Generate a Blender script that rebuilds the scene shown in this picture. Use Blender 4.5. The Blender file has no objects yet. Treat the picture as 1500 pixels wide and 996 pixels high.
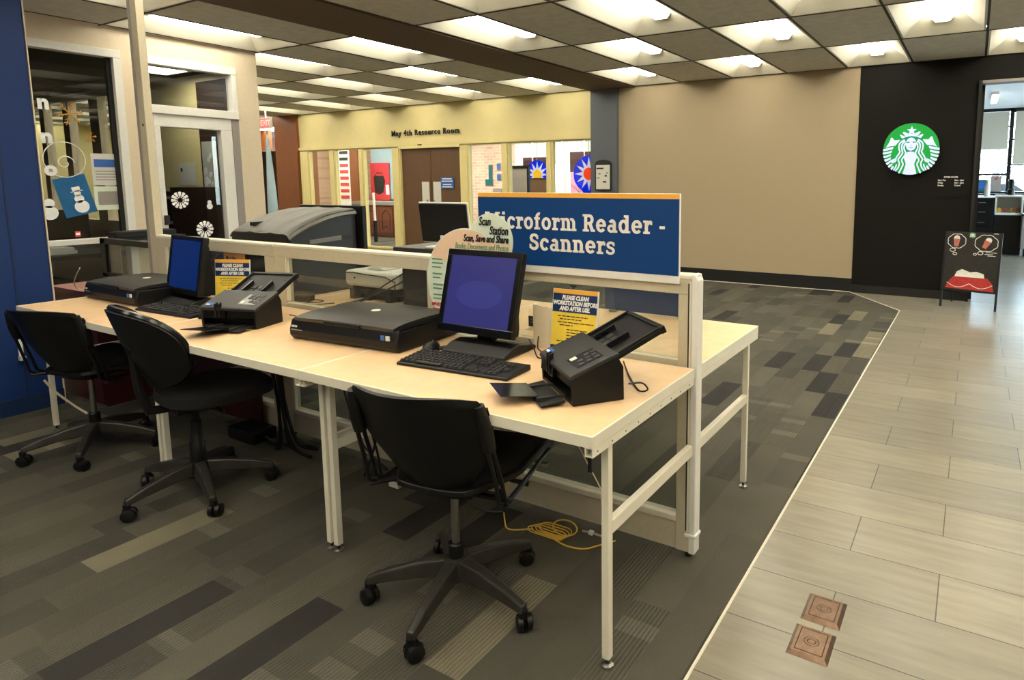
import bpy, math, random
from mathutils import Vector, Matrix
S=bpy.context.scene; COL=S.collection
PI=math.pi; rad=math.radians
rnd=random.Random(7)

# ---------------------------------------------------------------- materials
def lin(c):
    return tuple((v/12.92 if v<=.04045 else ((v+.055)/1.055)**2.4) for v in c)
def rgb(r,g,b): return lin((r/255,g/255,b/255))
def mat(name,c,rough=.5,metal=0,noise=.0,nscale=30,spec=.5,emit=None,es=0,bump=0,bscale=200,alpha=1,trans=0,coat=0,stretch=None):
    m=bpy.data.materials.new(name); m.use_nodes=True; nt=m.node_tree; b=nt.nodes['Principled BSDF']
    b.inputs['Base Color'].default_value=(*c,1); b.inputs['Roughness'].default_value=rough; b.inputs['Metallic'].default_value=metal
    b.inputs['Specular IOR Level'].default_value=spec
    if coat: b.inputs['Coat Weight'].default_value=coat; b.inputs['Coat Roughness'].default_value=.15
    tc=nt.nodes.new('ShaderNodeTexCoord'); src=tc.outputs['Object']
    if stretch:
        mp=nt.nodes.new('ShaderNodeMapping'); mp.inputs['Scale'].default_value=stretch; nt.links.new(src,mp.inputs['Vector']); src=mp.outputs[0]
    n=nt.nodes.new('ShaderNodeTexNoise'); n.inputs['Scale'].default_value=nscale; n.inputs['Detail'].default_value=3; nt.links.new(src,n.inputs['Vector'])
    r=nt.nodes.new('ShaderNodeMapRange'); k=noise if noise else .03
    r.inputs['From Min'].default_value=.25; r.inputs['From Max'].default_value=.75; r.inputs['To Min'].default_value=1-k; r.inputs['To Max'].default_value=1+k
    nt.links.new(n.outputs['Fac'],r.inputs['Value'])
    mx=nt.nodes.new('ShaderNodeVectorMath'); mx.operation='SCALE'; mx.inputs[0].default_value=c; nt.links.new(r.outputs[0],mx.inputs['Scale']); nt.links.new(mx.outputs[0],b.inputs['Base Color'])
    if emit: b.inputs['Emission Color'].default_value=(*emit,1); b.inputs['Emission Strength'].default_value=es
    if bump:
        n2=nt.nodes.new('ShaderNodeTexNoise'); n2.inputs['Scale'].default_value=bscale; nt.links.new(tc.outputs['Object'],n2.inputs['Vector'])
        bp=nt.nodes.new('ShaderNodeBump'); bp.inputs['Strength'].default_value=bump; bp.inputs['Distance'].default_value=.002; nt.links.new(n2.outputs['Fac'],bp.inputs['Height']); nt.links.new(bp.outputs[0],b.inputs['Normal'])
    return m
def glassmat(name,tint,k=.06,rough=0.0,dirt=0):
    m=bpy.data.materials.new(name); m.use_nodes=True; nt=m.node_tree; nt.nodes.clear()
    o=nt.nodes.new('ShaderNodeOutputMaterial'); t=nt.nodes.new('ShaderNodeBsdfTransparent'); g=nt.nodes.new('ShaderNodeBsdfGlossy'); g.inputs['Roughness'].default_value=rough
    t.inputs['Color'].default_value=(*tint,1); mx=nt.nodes.new('ShaderNodeMixShader'); f=nt.nodes.new('ShaderNodeFresnel'); gg=nt.nodes.new('ShaderNodeNewGeometry'); ir=nt.nodes.new('ShaderNodeMapRange'); ir.inputs['To Min'].default_value=1.5; ir.inputs['To Max'].default_value=1/1.5; nt.links.new(gg.outputs['Backfacing'],ir.inputs['Value']); nt.links.new(ir.outputs[0],f.inputs['IOR'])
    mr=nt.nodes.new('ShaderNodeMath'); mr.operation='MULTIPLY_ADD'; mr.inputs[1].default_value=.65; mr.inputs[2].default_value=(k-.04)*.5
    nt.links.new(f.outputs[0],mr.inputs[0]); nt.links.new(mr.outputs[0],mx.inputs[0]); nt.links.new(t.outputs[0],mx.inputs[1]); nt.links.new(g.outputs[0],mx.inputs[2])
    out=mx
    if dirt:
        d=nt.nodes.new('ShaderNodeBsdfDiffuse'); d.inputs['Color'].default_value=(.5,.5,.46,1); m2=nt.nodes.new('ShaderNodeMixShader'); m2.inputs[0].default_value=dirt
        nt.links.new(mx.outputs[0],m2.inputs[1]); nt.links.new(d.outputs[0],m2.inputs[2]); out=m2
    nt.links.new(out.outputs[0],o.inputs[0]); return m
def translucent(name,c,f=.6,noise=.05,nscale=8):
    m=bpy.data.materials.new(name); m.use_nodes=True; nt=m.node_tree; nt.nodes.clear()
    o=nt.nodes.new('ShaderNodeOutputMaterial'); t=nt.nodes.new('ShaderNodeBsdfTranslucent'); d=nt.nodes.new('ShaderNodeBsdfDiffuse'); mx=nt.nodes.new('ShaderNodeMixShader'); mx.inputs[0].default_value=f
    n=nt.nodes.new('ShaderNodeTexNoise'); n.inputs['Scale'].default_value=nscale; tc=nt.nodes.new('ShaderNodeTexCoord'); nt.links.new(tc.outputs['Object'],n.inputs['Vector'])
    r=nt.nodes.new('ShaderNodeMapRange'); r.inputs['To Min'].default_value=1-noise; r.inputs['To Max'].default_value=1+noise; nt.links.new(n.outputs['Fac'],r.inputs['Value'])
    s=nt.nodes.new('ShaderNodeVectorMath'); s.operation='SCALE'; s.inputs[0].default_value=c; nt.links.new(r.outputs[0],s.inputs['Scale'])
    for q in (t,d): nt.links.new(s.outputs[0],q.inputs['Color'])
    nt.links.new(d.outputs[0],mx.inputs[1]); nt.links.new(t.outputs[0],mx.inputs[2]); nt.links.new(mx.outputs[0],o.inputs[0]); return m
K={}
K['black']=mat('black_plastic',rgb(15,15,15),.42,noise=.2,nscale=60,spec=.35)
K['black_gloss']=mat('black_gloss_plastic',rgb(12,12,13),.2,noise=.1)
K['black_matte']=mat('black_matte',rgb(13,12,12),.8,noise=.15)
K['fabric']=mat('black_fabric',rgb(9,9,9),.95,noise=.3,nscale=300,bump=.4,bscale=900)
K['dgrey']=mat('dark_grey_plastic',rgb(38,38,36),.42,noise=.08)
K['adf_top']=mat('charcoal_lid',rgb(34,34,33),.42,noise=.1,bump=.15,bscale=1500)
K['base_grey']=mat('worn_chair_base',rgb(44,42,38),.38,noise=.25,nscale=25)
K['chrome']=mat('grey_metal',rgb(150,148,142),.3,metal=.9,noise=.05)
K['cream']=mat('cream_metal',rgb(226,220,200),.4,noise=.03,nscale=12)
K['beige']=mat('beige_panel',rgb(197,187,160),.6,noise=.05,nscale=60,bump=.1)
K['wood']=mat('maple_laminate',rgb(226,190,146),.38,noise=.07,nscale=18,spec=.4)
K['white']=mat('white_paint',rgb(232,230,222),.45)
K['offwhite']=mat('off_white_plastic',rgb(214,212,202),.4)
K['blue']=mat('deep_blue_paint',rgb(0,44,104),.65,noise=.06,nscale=5)
K['bluebase']=mat('dark_blue_baseboard',rgb(8,38,78),.6)
K['maroon']=mat('maroon_laminate',rgb(62,14,16),.5,noise=.1)
K['pinktop']=mat('rose_laminate',rgb(168,120,112),.45,noise=.06)
K['tan']=mat('tan_fabric_wall',rgb(172,156,128),.9,noise=.05,nscale=90,bump=.3,bscale=400,stretch=(1,1,3))
K['yellow']=mat('yellow_paint',rgb(216,202,146),.6,noise=.03,nscale=6)
K['yellowtrim']=mat('yellow_gloss_trim',rgb(226,212,150),.4)
K['greycol']=mat('slate_paint',rgb(92,98,104),.7,noise=.05)
K['creamwall']=mat('cream_painted_wall',rgb(222,206,178),.6,noise=.03)
K['blackwall']=mat('black_wood_panelling',rgb(18,16,13),.7,noise=.35,nscale=6,spec=.2,stretch=(1,1,22))
K['blackbase']=mat('black_baseboard',rgb(18,17,16),.5)
K['brown']=mat('brown_ceiling_beam',rgb(92,72,50),.8,noise=.06)
K['doorbrown']=mat('brown_door_laminate',rgb(98,70,46),.5,noise=.1,nscale=4,stretch=(14,1,1))
K['wallbrown']=mat('reddish_wood_wall',rgb(126,70,32),.55,noise=.15,nscale=5,stretch=(8,8,1))
K['darkbrown']=mat('dark_brown_panel',rgb(48,30,18),.6,noise=.2)
K['ceil']=mat('grey_ceiling_panel',rgb(204,200,188),.9,noise=.1,nscale=12,bump=.3,bscale=250)
K['tbar']=mat('dark_ceiling_grid',rgb(52,48,40),.7)
K['coffer']=mat('white_coffer_metal',rgb(228,224,206),.5,noise=.02)
K['lens']=mat('lit_prismatic_lens',(.9,.9,.85),.4,emit=(1,.94,.81),es=15,noise=.03)
K['copper']=mat('bronze_floor_plate',rgb(118,94,76),.32,metal=.75,noise=.25,nscale=40)
K['navy']=mat('navy_print',rgb(6,48,100),.45,noise=.03)
K['signblue']=mat('blue_sign_print',rgb(0,60,122),.4,noise=.06,nscale=3)
K['gold']=mat('gold_print',rgb(244,176,60),.45)
K['goldpaper']=mat('gold_gradient_print',rgb(244,212,70),.5,noise=.18,nscale=9)
K['signtext']=mat('white_print',rgb(240,232,222),.5)
K['white_print']=mat('bright_white_print',rgb(248,248,246),.5)
K['ink']=mat('black_ink',rgb(26,26,26),.6)
K['greenink']=mat('green_ink',rgb(96,150,110),.6)
K['redink']=mat('red_ink',rgb(200,50,40),.6)
K['mint']=mat('pale_mint_print',rgb(222,232,212),.5,noise=.05)
K['peach']=mat('peach_print',rgb(240,206,176),.5,noise=.06)
K['paper']=mat('beige_card',rgb(236,222,192),.6)
K['orange']=mat('orange_flyer',rgb(208,150,92),.6,noise=.06)
K['screen']=mat('lit_monitor_screen',rgb(20,22,70),.25,emit=rgb(54,52,112),es=.72,noise=.1,nscale=10)
K['screen_oval']=mat('lit_screen_logo_oval',rgb(20,22,70),.25,emit=rgb(60,61,126),es=.75)
K['screenB']=mat('lit_blue_screen',rgb(4,16,60),.3,emit=rgb(0,40,104),es=.6)
K['yellowcord']=mat('yellow_cable',rgb(226,184,72),.5)
K['whitecord']=mat('pale_cable',rgb(196,184,158),.5)
K['cord']=mat('black_cable',rgb(14,14,14),.5)
K['key']=mat('keycap',rgb(34,33,32),.5,noise=.2)
K['hood']=mat('grey_hood_plastic',rgb(84,82,74),.42,noise=.08,nscale=5)
K['hoodside']=mat('slate_side_panel',rgb(30,33,37),.4,noise=.08)
K['brick']=None
K['redposter']=mat('red_poster',rgb(206,56,66),.6,noise=.1)
K['fabricwhite']=translucent('pale_blue_cloth',rgb(190,214,224),.3)
K['cabwood']=mat('mahogany_cabinet',rgb(112,62,48),.4,noise=.2,nscale=4,stretch=(8,8,1))
K['greytop']=mat('grey_counter_top',rgb(150,142,136),.5)
K['blind']=translucent('sheer_roller_blind',rgb(226,226,214),.55)
K['cafeblind']=translucent('grey_roller_blind',rgb(196,192,178),.10)
K['stainblue']=translucent('blue_stained_glass',rgb(20,70,255),.7)
K['stainwhite']=translucent('white_stained_glass',rgb(250,250,250),.7)
K['stainyellow']=translucent('yellow_stained_glass',rgb(255,226,60),.7)
K['stainred']=translucent('red_stained_glass',rgb(255,84,30),.7)
K['stainpink']=glassmat('mauve_tinted_glass',(.42,.26,.28),.05)
K['logogreen']=mat('backlit_green_acrylic',rgb(0,120,40),.3,emit=rgb(0,150,50),es=.8)
K['logowhite']=mat('backlit_white_acrylic',rgb(200,208,228),.4,emit=rgb(180,200,245),es=.62)
K['logoteal']=mat('backlit_teal_line',rgb(0,90,110),.3,emit=rgb(0,118,150),es=.8)
K['exit']=mat('backlit_exit_red',rgb(230,90,90),.4,emit=rgb(255,110,110),es=.8)
K['glass']=glassmat('clear_glass',(.93,.95,.94),.05)
K['tint']=glassmat('smoked_divider_glass',(.80,.82,.79),.045,dirt=.04)
K['office']=glassmat('office_glass',(.93,.95,.95),.06)
K['acrylic']=glassmat('clear_acrylic',(.99,.995,.995),.042)
K['outdoor']=mat('snowy_ground',rgb(220,228,235),.9,noise=.05)
K['bark']=mat('bare_tree_bark',rgb(120,128,130),.9,noise=.2)
K['carpaint']=mat('white_car_paint',rgb(225,232,236),.25)
K['tealpaint']=mat('teal_label',rgb(20,100,110),.5)
K['bluelabel']=mat('blue_label',rgb(48,98,176),.5)
K['snow']=mat('bluish_window_poster',rgb(0,96,150),.5,noise=.15,nscale=12)
K['golddeco']=mat('gold_glitter',rgb(196,150,70),.4,metal=.3,noise=.3,nscale=200)
K['rosy']=mat('red_chalk',rgb(176,48,44),.8,noise=.25,nscale=60)
K['chalk']=mat('white_chalk',rgb(226,226,220),.9,noise=.1,nscale=90)
K['chalkboard']=mat('chalkboard',rgb(38,36,32),.85,noise=.2,nscale=20)
K['drinkred']=mat('pink_drink_chalk',rgb(190,110,96),.8,noise=.15)
K['greenchalk']=mat('green_logo_paint',rgb(20,110,70),.6)

def brick(name,c1,c2,m,sx=.2,sy=.07):
    mt=bpy.data.materials.new(name); mt.use_nodes=True; nt=mt.node_tree; b=nt.nodes['Principled BSDF']; b.inputs['Roughness'].default_value=.85
    tc=nt.nodes.new('ShaderNodeTexCoord'); sp=nt.nodes.new('ShaderNodeSeparateXYZ'); cb=nt.nodes.new('ShaderNodeCombineXYZ')
    nt.links.new(tc.outputs['Object'],sp.inputs[0]); nt.links.new(sp.outputs[0],cb.inputs[0]); nt.links.new(sp.outputs[2],cb.inputs[1])
    t=nt.nodes.new('ShaderNodeTexBrick'); nt.links.new(cb.outputs[0],t.inputs['Vector'])
    t.inputs['Scale'].default_value=1; t.inputs['Brick Width'].default_value=sx; t.inputs['Row Height'].default_value=sy; t.inputs['Mortar Size'].default_value=.006
    t.inputs['Color1'].default_value=(*c1,1); t.inputs['Color2'].default_value=(*c2,1); t.inputs['Mortar'].default_value=(*m,1)
    nt.links.new(t.outputs['Color'],b.inputs['Base Color']); return mt
K['brick']=brick('tan_brick',rgb(206,172,140),rgb(178,138,106),rgb(190,170,148))
K['brickpink']=brick('pale_brick',rgb(226,198,178),rgb(204,170,150),rgb(226,214,200))

def carpet():
    m=bpy.data.materials.new('plank_carpet'); m.use_nodes=True; nt=m.node_tree; N=nt.nodes; L=nt.links; b=N['Principled BSDF']; b.inputs['Roughness'].default_value=.95; b.inputs['Specular IOR Level'].default_value=.15
    geo=N.new('ShaderNodeNewGeometry'); sp=N.new('ShaderNodeSeparateXYZ'); L.new(geo.outputs['Position'],sp.inputs[0])
    def M(op,a,bv=None,c=None):
        n=N.new('ShaderNodeMath'); n.operation=op
        for i,v in enumerate((a,bv,c)):
            if v is None: continue
            if isinstance(v,(int,float)): n.inputs[i].default_value=v
            else: L.new(v,n.inputs[i])
        return n.outputs[0]
    def cells(w,h,seed):
        xi=M('FLOOR',M('DIVIDE',M('ADD',sp.outputs[0],1.84+20*w),w))
        wn=N.new('ShaderNodeTexWhiteNoise'); wn.noise_dimensions='2D'; cv=N.new('ShaderNodeCombineXYZ'); L.new(xi,cv.inputs[0]); cv.inputs[1].default_value=seed; L.new(cv.outputs[0],wn.inputs['Vector'])
        yy=M('DIVIDE',M('ADD',M('ADD',sp.outputs[1],20),M('MULTIPLY',wn.outputs['Value'],h)),h); yi=M('FLOOR',yy)
        w2=N.new('ShaderNodeTexWhiteNoise'); w2.noise_dimensions='3D'; c2=N.new('ShaderNodeCombineXYZ'); L.new(xi,c2.inputs[0]); L.new(yi,c2.inputs[1]); c2.inputs[2].default_value=seed; L.new(c2.outputs[0],w2.inputs['Vector'])
        return w2
    A=cells(.135,.5,3.3); r=N.new('ShaderNodeValToRGB'); r.color_ramp.interpolation='CONSTANT'; e=r.color_ramp.elements
    cols=[(0,rgb(52,50,48)),(.06,rgb(76,74,66)),(.26,rgb(83,80,70)),(.5,rgb(79,76,67)),(.68,rgb(87,84,73)),(.84,rgb(70,68,61)),(.955,rgb(116,110,92))]
    e[0].position=0; e[0].color=(*cols[0][1],1); e[1].position=cols[1][0]; e[1].color=(*cols[1][1],1)
    for p,c in cols[2:]:
        q=e.new(p); q.color=(*c,1)
    L.new(A.outputs['Value'],r.inputs[0])
    B=cells(.135,.07,8.1); br=M('MULTIPLY_ADD',M('GREATER_THAN',B.outputs['Value'],.955),.42,1.0)
    n1=N.new('ShaderNodeTexNoise'); n1.inputs['Scale'].default_value=260; L.new(geo.outputs['Position'],n1.inputs['Vector'])
    n2=N.new('ShaderNodeTexNoise'); n2.inputs['Scale'].default_value=3.5; n2.inputs['Detail'].default_value=4; L.new(geo.outputs['Position'],n2.inputs['Vector'])
    fine=M('MULTIPLY_ADD',n1.outputs['Fac'],.7,.65); big=M('MULTIPLY_ADD',n2.outputs['Fac'],.35,.82)
    rib=M('SINE',M('MULTIPLY',sp.outputs[0],2*PI/.0135)); ribm=M('GREATER_THAN',A.outputs['Color'],.45)
    cm=N.new('ShaderNodeSeparateColor'); L.new(A.outputs['Color'],cm.inputs[0]); ribm=M('GREATER_THAN',cm.outputs[1],.5)
    rf=M('MULTIPLY_ADD',M('MULTIPLY',rib,ribm),.16,1.0)
    tot=M('MULTIPLY',M('MULTIPLY',fine,big),M('MULTIPLY',rf,br))
    s=N.new('ShaderNodeVectorMath'); s.operation='SCALE'; L.new(r.outputs[0],s.inputs[0]); L.new(tot,s.inputs['Scale']); L.new(s.outputs[0],b.inputs['Base Color'])
    bp=N.new('ShaderNodeBump'); bp.inputs['Strength'].default_value=.5; bp.inputs['Distance'].default_value=.003; L.new(M('ADD',M('MULTIPLY',rib,ribm),n1.outputs['Fac']),bp.inputs['Height']); L.new(bp.outputs[0],b.inputs['Normal'])
    return m
def tile():
    m=bpy.data.materials.new('stone_plank_tile'); m.use_nodes=True; nt=m.node_tree; N=nt.nodes; L=nt.links; b=N['Principled BSDF']
    geo=N.new('ShaderNodeNewGeometry'); mp=N.new('ShaderNodeMapping'); mp.inputs['Location'].default_value=(-.7965,-1.084,0); L.new(geo.outputs['Position'],mp.inputs['Vector'])
    t=N.new('ShaderNodeTexBrick'); t.offset=.5; t.offset_frequency=2; t.inputs['Scale'].default_value=1; t.inputs['Brick Width'].default_value=.605; t.inputs['Row Height'].default_value=.2868; t.inputs['Mortar Size'].default_value=.0022; t.inputs['Mortar Smooth'].default_value=.2; t.inputs['Bias'].default_value=0
    t.inputs['Color1'].default_value=(*rgb(150,143,125),1); t.inputs['Color2'].default_value=(*rgb(134,128,112),1); t.inputs['Mortar'].default_value=(*rgb(70,66,56),1)
    L.new(mp.outputs[0],t.inputs['Vector'])
    st=N.new('ShaderNodeMapping'); st.inputs['Scale'].default_value=(1.2,9,1); L.new(geo.outputs['Position'],st.inputs['Vector'])
    n=N.new('ShaderNodeTexNoise'); n.inputs['Scale'].default_value=2.2; n.inputs['Detail'].default_value=6; n.inputs['Roughness'].default_value=.6; L.new(st.outputs[0],n.inputs['Vector'])
    r=N.new('ShaderNodeMapRange'); r.inputs['From Min'].default_value=.3; r.inputs['From Max'].default_value=.7; r.inputs['To Min'].default_value=.78; r.inputs['To Max'].default_value=1.12; L.new(n.outputs['Fac'],r.inputs['Value'])
    # wear marks: pale scuffs and a few dark pits
    n3=N.new('ShaderNodeTexNoise'); n3.inputs['Scale'].default_value=7; n3.inputs['Detail'].default_value=8; n3.inputs['Roughness'].default_value=.75; L.new(geo.outputs['Position'],n3.inputs['Vector'])
    r3=N.new('ShaderNodeMapRange'); r3.inputs['From Min'].default_value=.62; r3.inputs['From Max'].default_value=.72; r3.inputs['To Min'].default_value=0; r3.inputs['To Max'].default_value=.22; L.new(n3.outputs['Fac'],r3.inputs['Value'])
    ad=N.new('ShaderNodeMath'); ad.operation='ADD'; L.new(r.outputs[0],ad.inputs[0]); L.new(r3.outputs[0],ad.inputs[1])
    s=N.new('ShaderNodeVectorMath'); s.operation='SCALE'; L.new(t.outputs['Color'],s.inputs[0]); L.new(ad.outputs[0],s.inputs['Scale']); L.new(s.outputs[0],b.inputs['Base Color'])
    b.inputs['Roughness'].default_value=.28; b.inputs['Specular IOR Level'].default_value=.5
    bp=N.new('ShaderNodeBump'); bp.inputs['Strength'].default_value=.25; bp.inputs['Distance'].default_value=.002; L.new(t.outputs['Fac'],bp.inputs['Height']); bp.invert=True; L.new(bp.outputs[0],b.inputs['Normal'])
    return m
K['carpet']=carpet(); K['tile']=tile()

# ---------------------------------------------------------------- mesh helpers
class MB:
    def __init__(s): s.v=[]; s.f=[]
    def add(s,vs,fs):
        o=len(s.v); s.v+= [Vector(q) for q in vs]; s.f+= [tuple(i+o for i in f) for f in fs]; return s
    def box(s,x0,x1,y0,y1,z0,z1):
        return s.add([(x0,y0,z0),(x1,y0,z0),(x1,y1,z0),(x0,y1,z0),(x0,y0,z1),(x1,y0,z1),(x1,y1,z1),(x0,y1,z1)],[(0,3,2,1),(4,5,6,7),(0,1,5,4),(1,2,6,5),(2,3,7,6),(3,0,4,7)])
    def prism(s,poly,a,b,axis='y'):
        """poly of 2D points extruded a..b along axis; y:(x,z)  x:(y,z)  z:(x,y)"""
        def P(p,t): return {'y':(p[0],t,p[1]),'x':(t,p[0],p[1]),'z':(p[0],p[1],t)}[axis]
        n=len(poly); vs=[P(p,a) for p in poly]+[P(p,b) for p in poly]
        return s.add(vs,[tuple(range(n)),tuple(range(2*n-1,n-1,-1))]+[(i,(i+1)%n,n+(i+1)%n,n+i) for i in range(n)])
    def tube(s,pts,r,n=8,closed=False):
        pts=[Vector(p) for p in pts]; m=len(pts); rings=[]; up=None
        rr=r if isinstance(r,(list,tuple)) else [r]*m
        for i,p in enumerate(pts):
            if closed: d=(pts[(i+1)%m]-pts[i-1])
            else: d=(pts[min(i+1,m-1)]-pts[max(i-1,0)])
            d.normalize()
            if up is None: up=Vector((0,0,1)) if abs(d.z)<.9 else Vector((1,0,0))
            a=d.cross(up); 
            if a.length<1e-5: a=d.cross(Vector((0,1,0)))
            a.normalize(); up=a.cross(d).normalized()
            rings.append([p+(a*math.cos(t)+up*math.sin(t))*rr[i] for t in [2*PI*k/n for k in range(n)]])
        vs=[q for g in rings for q in g]; fs=[]
        for i in range(m if closed else m-1):
            j=(i+1)%m
            for k in range(n): fs.append((i*n+k,i*n+(k+1)%n,j*n+(k+1)%n,j*n+k))
        if not closed: fs+= [tuple(range(n))[::-1],tuple((m-1)*n+k for k in range(n))]
        return s.add(vs,fs)
    def lathe(s,prof,c=(0,0,0),n=20,axis='z'):
        vs=[];fs=[]
        for r,h in prof:
            for k in range(n):
                a=2*PI*k/n; p={'z':(r*math.cos(a),r*math.sin(a),h),'x':(h,r*math.cos(a),r*math.sin(a)),'y':(r*math.cos(a),h,r*math.sin(a))}[axis]
                vs.append((p[0]+c[0],p[1]+c[1],p[2]+c[2]))
        m=len(prof)
        for i in range(m-1):
            for k in range(n): fs.append((i*n+k,i*n+(k+1)%n,(i+1)*n+(k+1)%n,(i+1)*n+k))
        fs+= [tuple(range(n))[::-1],tuple((m-1)*n+k for k in range(n))]
        return s.add(vs,fs)
    def grid(s,fn,nu,nv,th=None):
        """surface fn(u,v)->Vector; th: thickness along normal"""
        g=[[Vector(fn(i/nu,j/nv)) for j in range(nv+1)] for i in range(nu+1)]
        def nrm(i,j):
            a=g[min(i+1,nu)][j]-g[max(i-1,0)][j]; b=g[i][min(j+1,nv)]-g[i][max(j-1,0)]; return a.cross(b).normalized()
        idx=lambda i,j:i*(nv+1)+j
        vs=[g[i][j] for i in range(nu+1) for j in range(nv+1)]; N=len(vs)
        fs=[(idx(i,j),idx(i+1,j),idx(i+1,j+1),idx(i,j+1)) for i in range(nu) for j in range(nv)]
        if th:
            vs+= [g[i][j]-nrm(i,j)*th for i in range(nu+1) for j in range(nv+1)]
            fs+= [tuple(q+N for q in f[::-1]) for f in fs[:nu*nv]]
            per=[(i,0) for i in range(nu)]+[(nu,j) for j in range(nv)]+[(i,nv) for i in range(nu,0,-1)]+[(0,j) for j in range(nv,0,-1)]
            for k in range(len(per)):
                a=idx(*per[k]); b=idx(*per[(k+1)%len(per)]); fs.append((b,a,a+N,b+N))
        return s.add(vs,fs)
    def move(s,M):
        s.v=[M@q for q in s.v]; return s
    def build(s,name,m,parent=None,world=False,bevel=0,smooth=False,seg=2):
        me=bpy.data.meshes.new(name); off=Vector((0,0,0))
        if world and parent is not None:
            p=parent
            while p is not None: off+=p.location; p=p.parent
        me.from_pydata([tuple(q-off) for q in s.v],[],s.f); me.update()
        me.materials.append(K[m] if isinstance(m,str) else m)
        o=bpy.data.objects.new(name,me); COL.objects.link(o)
        if parent is not None: o.parent=parent
        import bmesh
        b=bmesh.new(); b.from_mesh(me); bmesh.ops.recalc_face_normals(b,faces=b.faces)
        if smooth:
            for f in b.faces: f.smooth=True
            for e in b.edges:
                if len(e.link_faces)==2 and e.calc_face_angle(0)>rad(38): e.smooth=False
        b.to_mesh(me); b.free()
        if bevel:
            md=o.modifiers.new('bevel','BEVEL'); md.width=bevel; md.segments=seg; md.limit_method='ANGLE'; md.angle_limit=rad(40)
        return o
def B(*a): return MB().box(*a)
def cr(pts,n=6):
    pts=[Vector(p) for p in pts]; o=[]
    for i in range(len(pts)-1):
        p0=pts[max(i-1,0)];p1=pts[i];p2=pts[i+1];p3=pts[min(i+2,len(pts)-1)]
        for k in range(n):
            q=k/n; o.append(.5*((2*p1)+(p2-p0)*q+(2*p0-5*p1+4*p2-p3)*q*q+(3*p1-p0-3*p2+p3)*q**3))
    o.append(pts[-1]); return o
def thing(name,label,cat,loc=(0,0,0),rz=0,group=None):
    o=bpy.data.objects.new(name,None); COL.objects.link(o); o.location=loc; o.rotation_euler=(0,0,rz); o.empty_display_size=.1
    o['label']=label; o['category']=cat
    if group: o['group']=group
    return o
def tag(o,label,cat,group=None,kind=None):
    o['label']=label; o['category']=cat
    if group: o['group']=group
    if kind: o['kind']=kind
    return o
def st(o): o['kind']='structure'; return o
def copy_tree(o,parent=None):
    c=o.copy(); COL.objects.link(c)
    if parent is not None: c.parent=parent
    for ch in list(o.children): copy_tree(ch,c)
    return c
def text(s,size,name,m,parent,M,bold=0,shear=0,align='LEFT',ext=.0006,space=1,sx=1):
    """flat raised lettering; M maps local x right, y up, z toward the reader"""
    cu=bpy.data.curves.new('t','FONT'); cu.body=s; cu.size=size; cu.extrude=ext; cu.offset=bold; cu.shear=shear; cu.align_x=align; cu.space_character=space; cu.resolution_u=3
    o=bpy.data.objects.new('t',cu); COL.objects.link(o)
    bpy.context.view_layer.update()
    dg=bpy.context.evaluated_depsgraph_get(); me=bpy.data.meshes.new_from_object(o.evaluated_get(dg))
    bpy.data.objects.remove(o); bpy.data.curves.remove(cu)
    me.transform(M@Matrix.Diagonal((sx,1,1,1))); me.materials.clear(); me.materials.append(K[m]); me.name=name
    q=bpy.data.objects.new(name,me); COL.objects.link(q); q.parent=parent; return q
def frame(o,right,up):
    r=Vector(right).normalized(); u=Vector(up).normalized(); n=r.cross(u)
    return Matrix(((r.x,u.x,n.x,o[0]),(r.y,u.y,n.y,o[1]),(r.z,u.z,n.z,o[2]),(0,0,0,1)))

H=.737; HC=2.7635; FY=7.15; L=1.2215; D=.713; GY=.0705
XC=.198
# ---------------------------------------------------------------- setting
carp=MB().prism([(-18,-6),(XC,-6),(XC,6.15),(-.46,7.11),(-.46,7.16),(-18,7.16)],-.05,0,'z'); st(carp.build('floor','carpet'))
til=MB().prism([(XC,-6),(5.2,-6),(5.2,16),(-1.2,16),(-1.2,7.16),(-.46,7.16),(-.46,7.11),(XC,6.15)],-.05,0,'z'); st(til.build('floor','tile'))
st(MB().tube([(XC,-6,0.0),(XC,6.15,0.0),(-.46,7.11,0.0)],.005,6).build('trim_1','cream'))
st(B(-4.24,-.46,7.118,7.126,0,.008).build('trim_2','cream'))
# ceiling grid columns and rows
colsR=[.84-.7275*k for k in range(0,7)]      # .84 .. -3.525
xs_right=[.84+.7275*k for k in range(6,0,-1)]+colsR
xs_left=[-4.30-.76*k for k in range(0,19)]
ys=[7.13-1.418*k for k in range(0,10)]
cells=[]
for i in range(len(xs_right)-1):
    for j in range(len(ys)-1): cells.append((xs_right[i+1],xs_right[i],ys[j+1],ys[j],(i-6)+j,'R',i-6,j))
for i in range(len(xs_left)-1):
    for j in range(len(ys)-1): cells.append((xs_left[i+1],xs_left[i],ys[j+1],ys[j],7+i+j,'L',i,j))
cm=MB(); tb=MB()
lit=[]
for (x0,x1,y0,y1,par,side,i,j) in cells:
    if par%2==1: lit.append((x0,x1,y0,y1,side,i,j)); continue
    cm.box(x0+.008,x1-.008,y0+.008,y1-.008,HC+.004,HC+.02)
st(cm.build('ceiling','ceil'))
def gridlines(xa,xb,xl):
    for x in xl: tb.box(x-.009,x+.009,ys[-1],ys[0]+.02,HC+.0005,HC+.03)
    for y in ys: tb.box(xa,xb,y-.009,y+.009,HC+.0,HC+.0295)
gridlines(colsR[-1],xs_right[0],xs_right); gridlines(xs_left[-1],xs_left[0],xs_left)
st(tb.build('ceiling','tbar'))
st(B(xs_left[0]+.009,colsR[-1]-.009,ys[-1],FY+.02,HC-.012,HC+.05).build('trim_3','brown'))
st(B(-18,5.2,-6,7.3,HC+.36,HC+.45).build('ceiling','ceil'))          # slab above the fixtures
st(B(-18,xs_left[-1],-6,7.3,HC,HC+.05).build('ceiling','ceil'))
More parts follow.
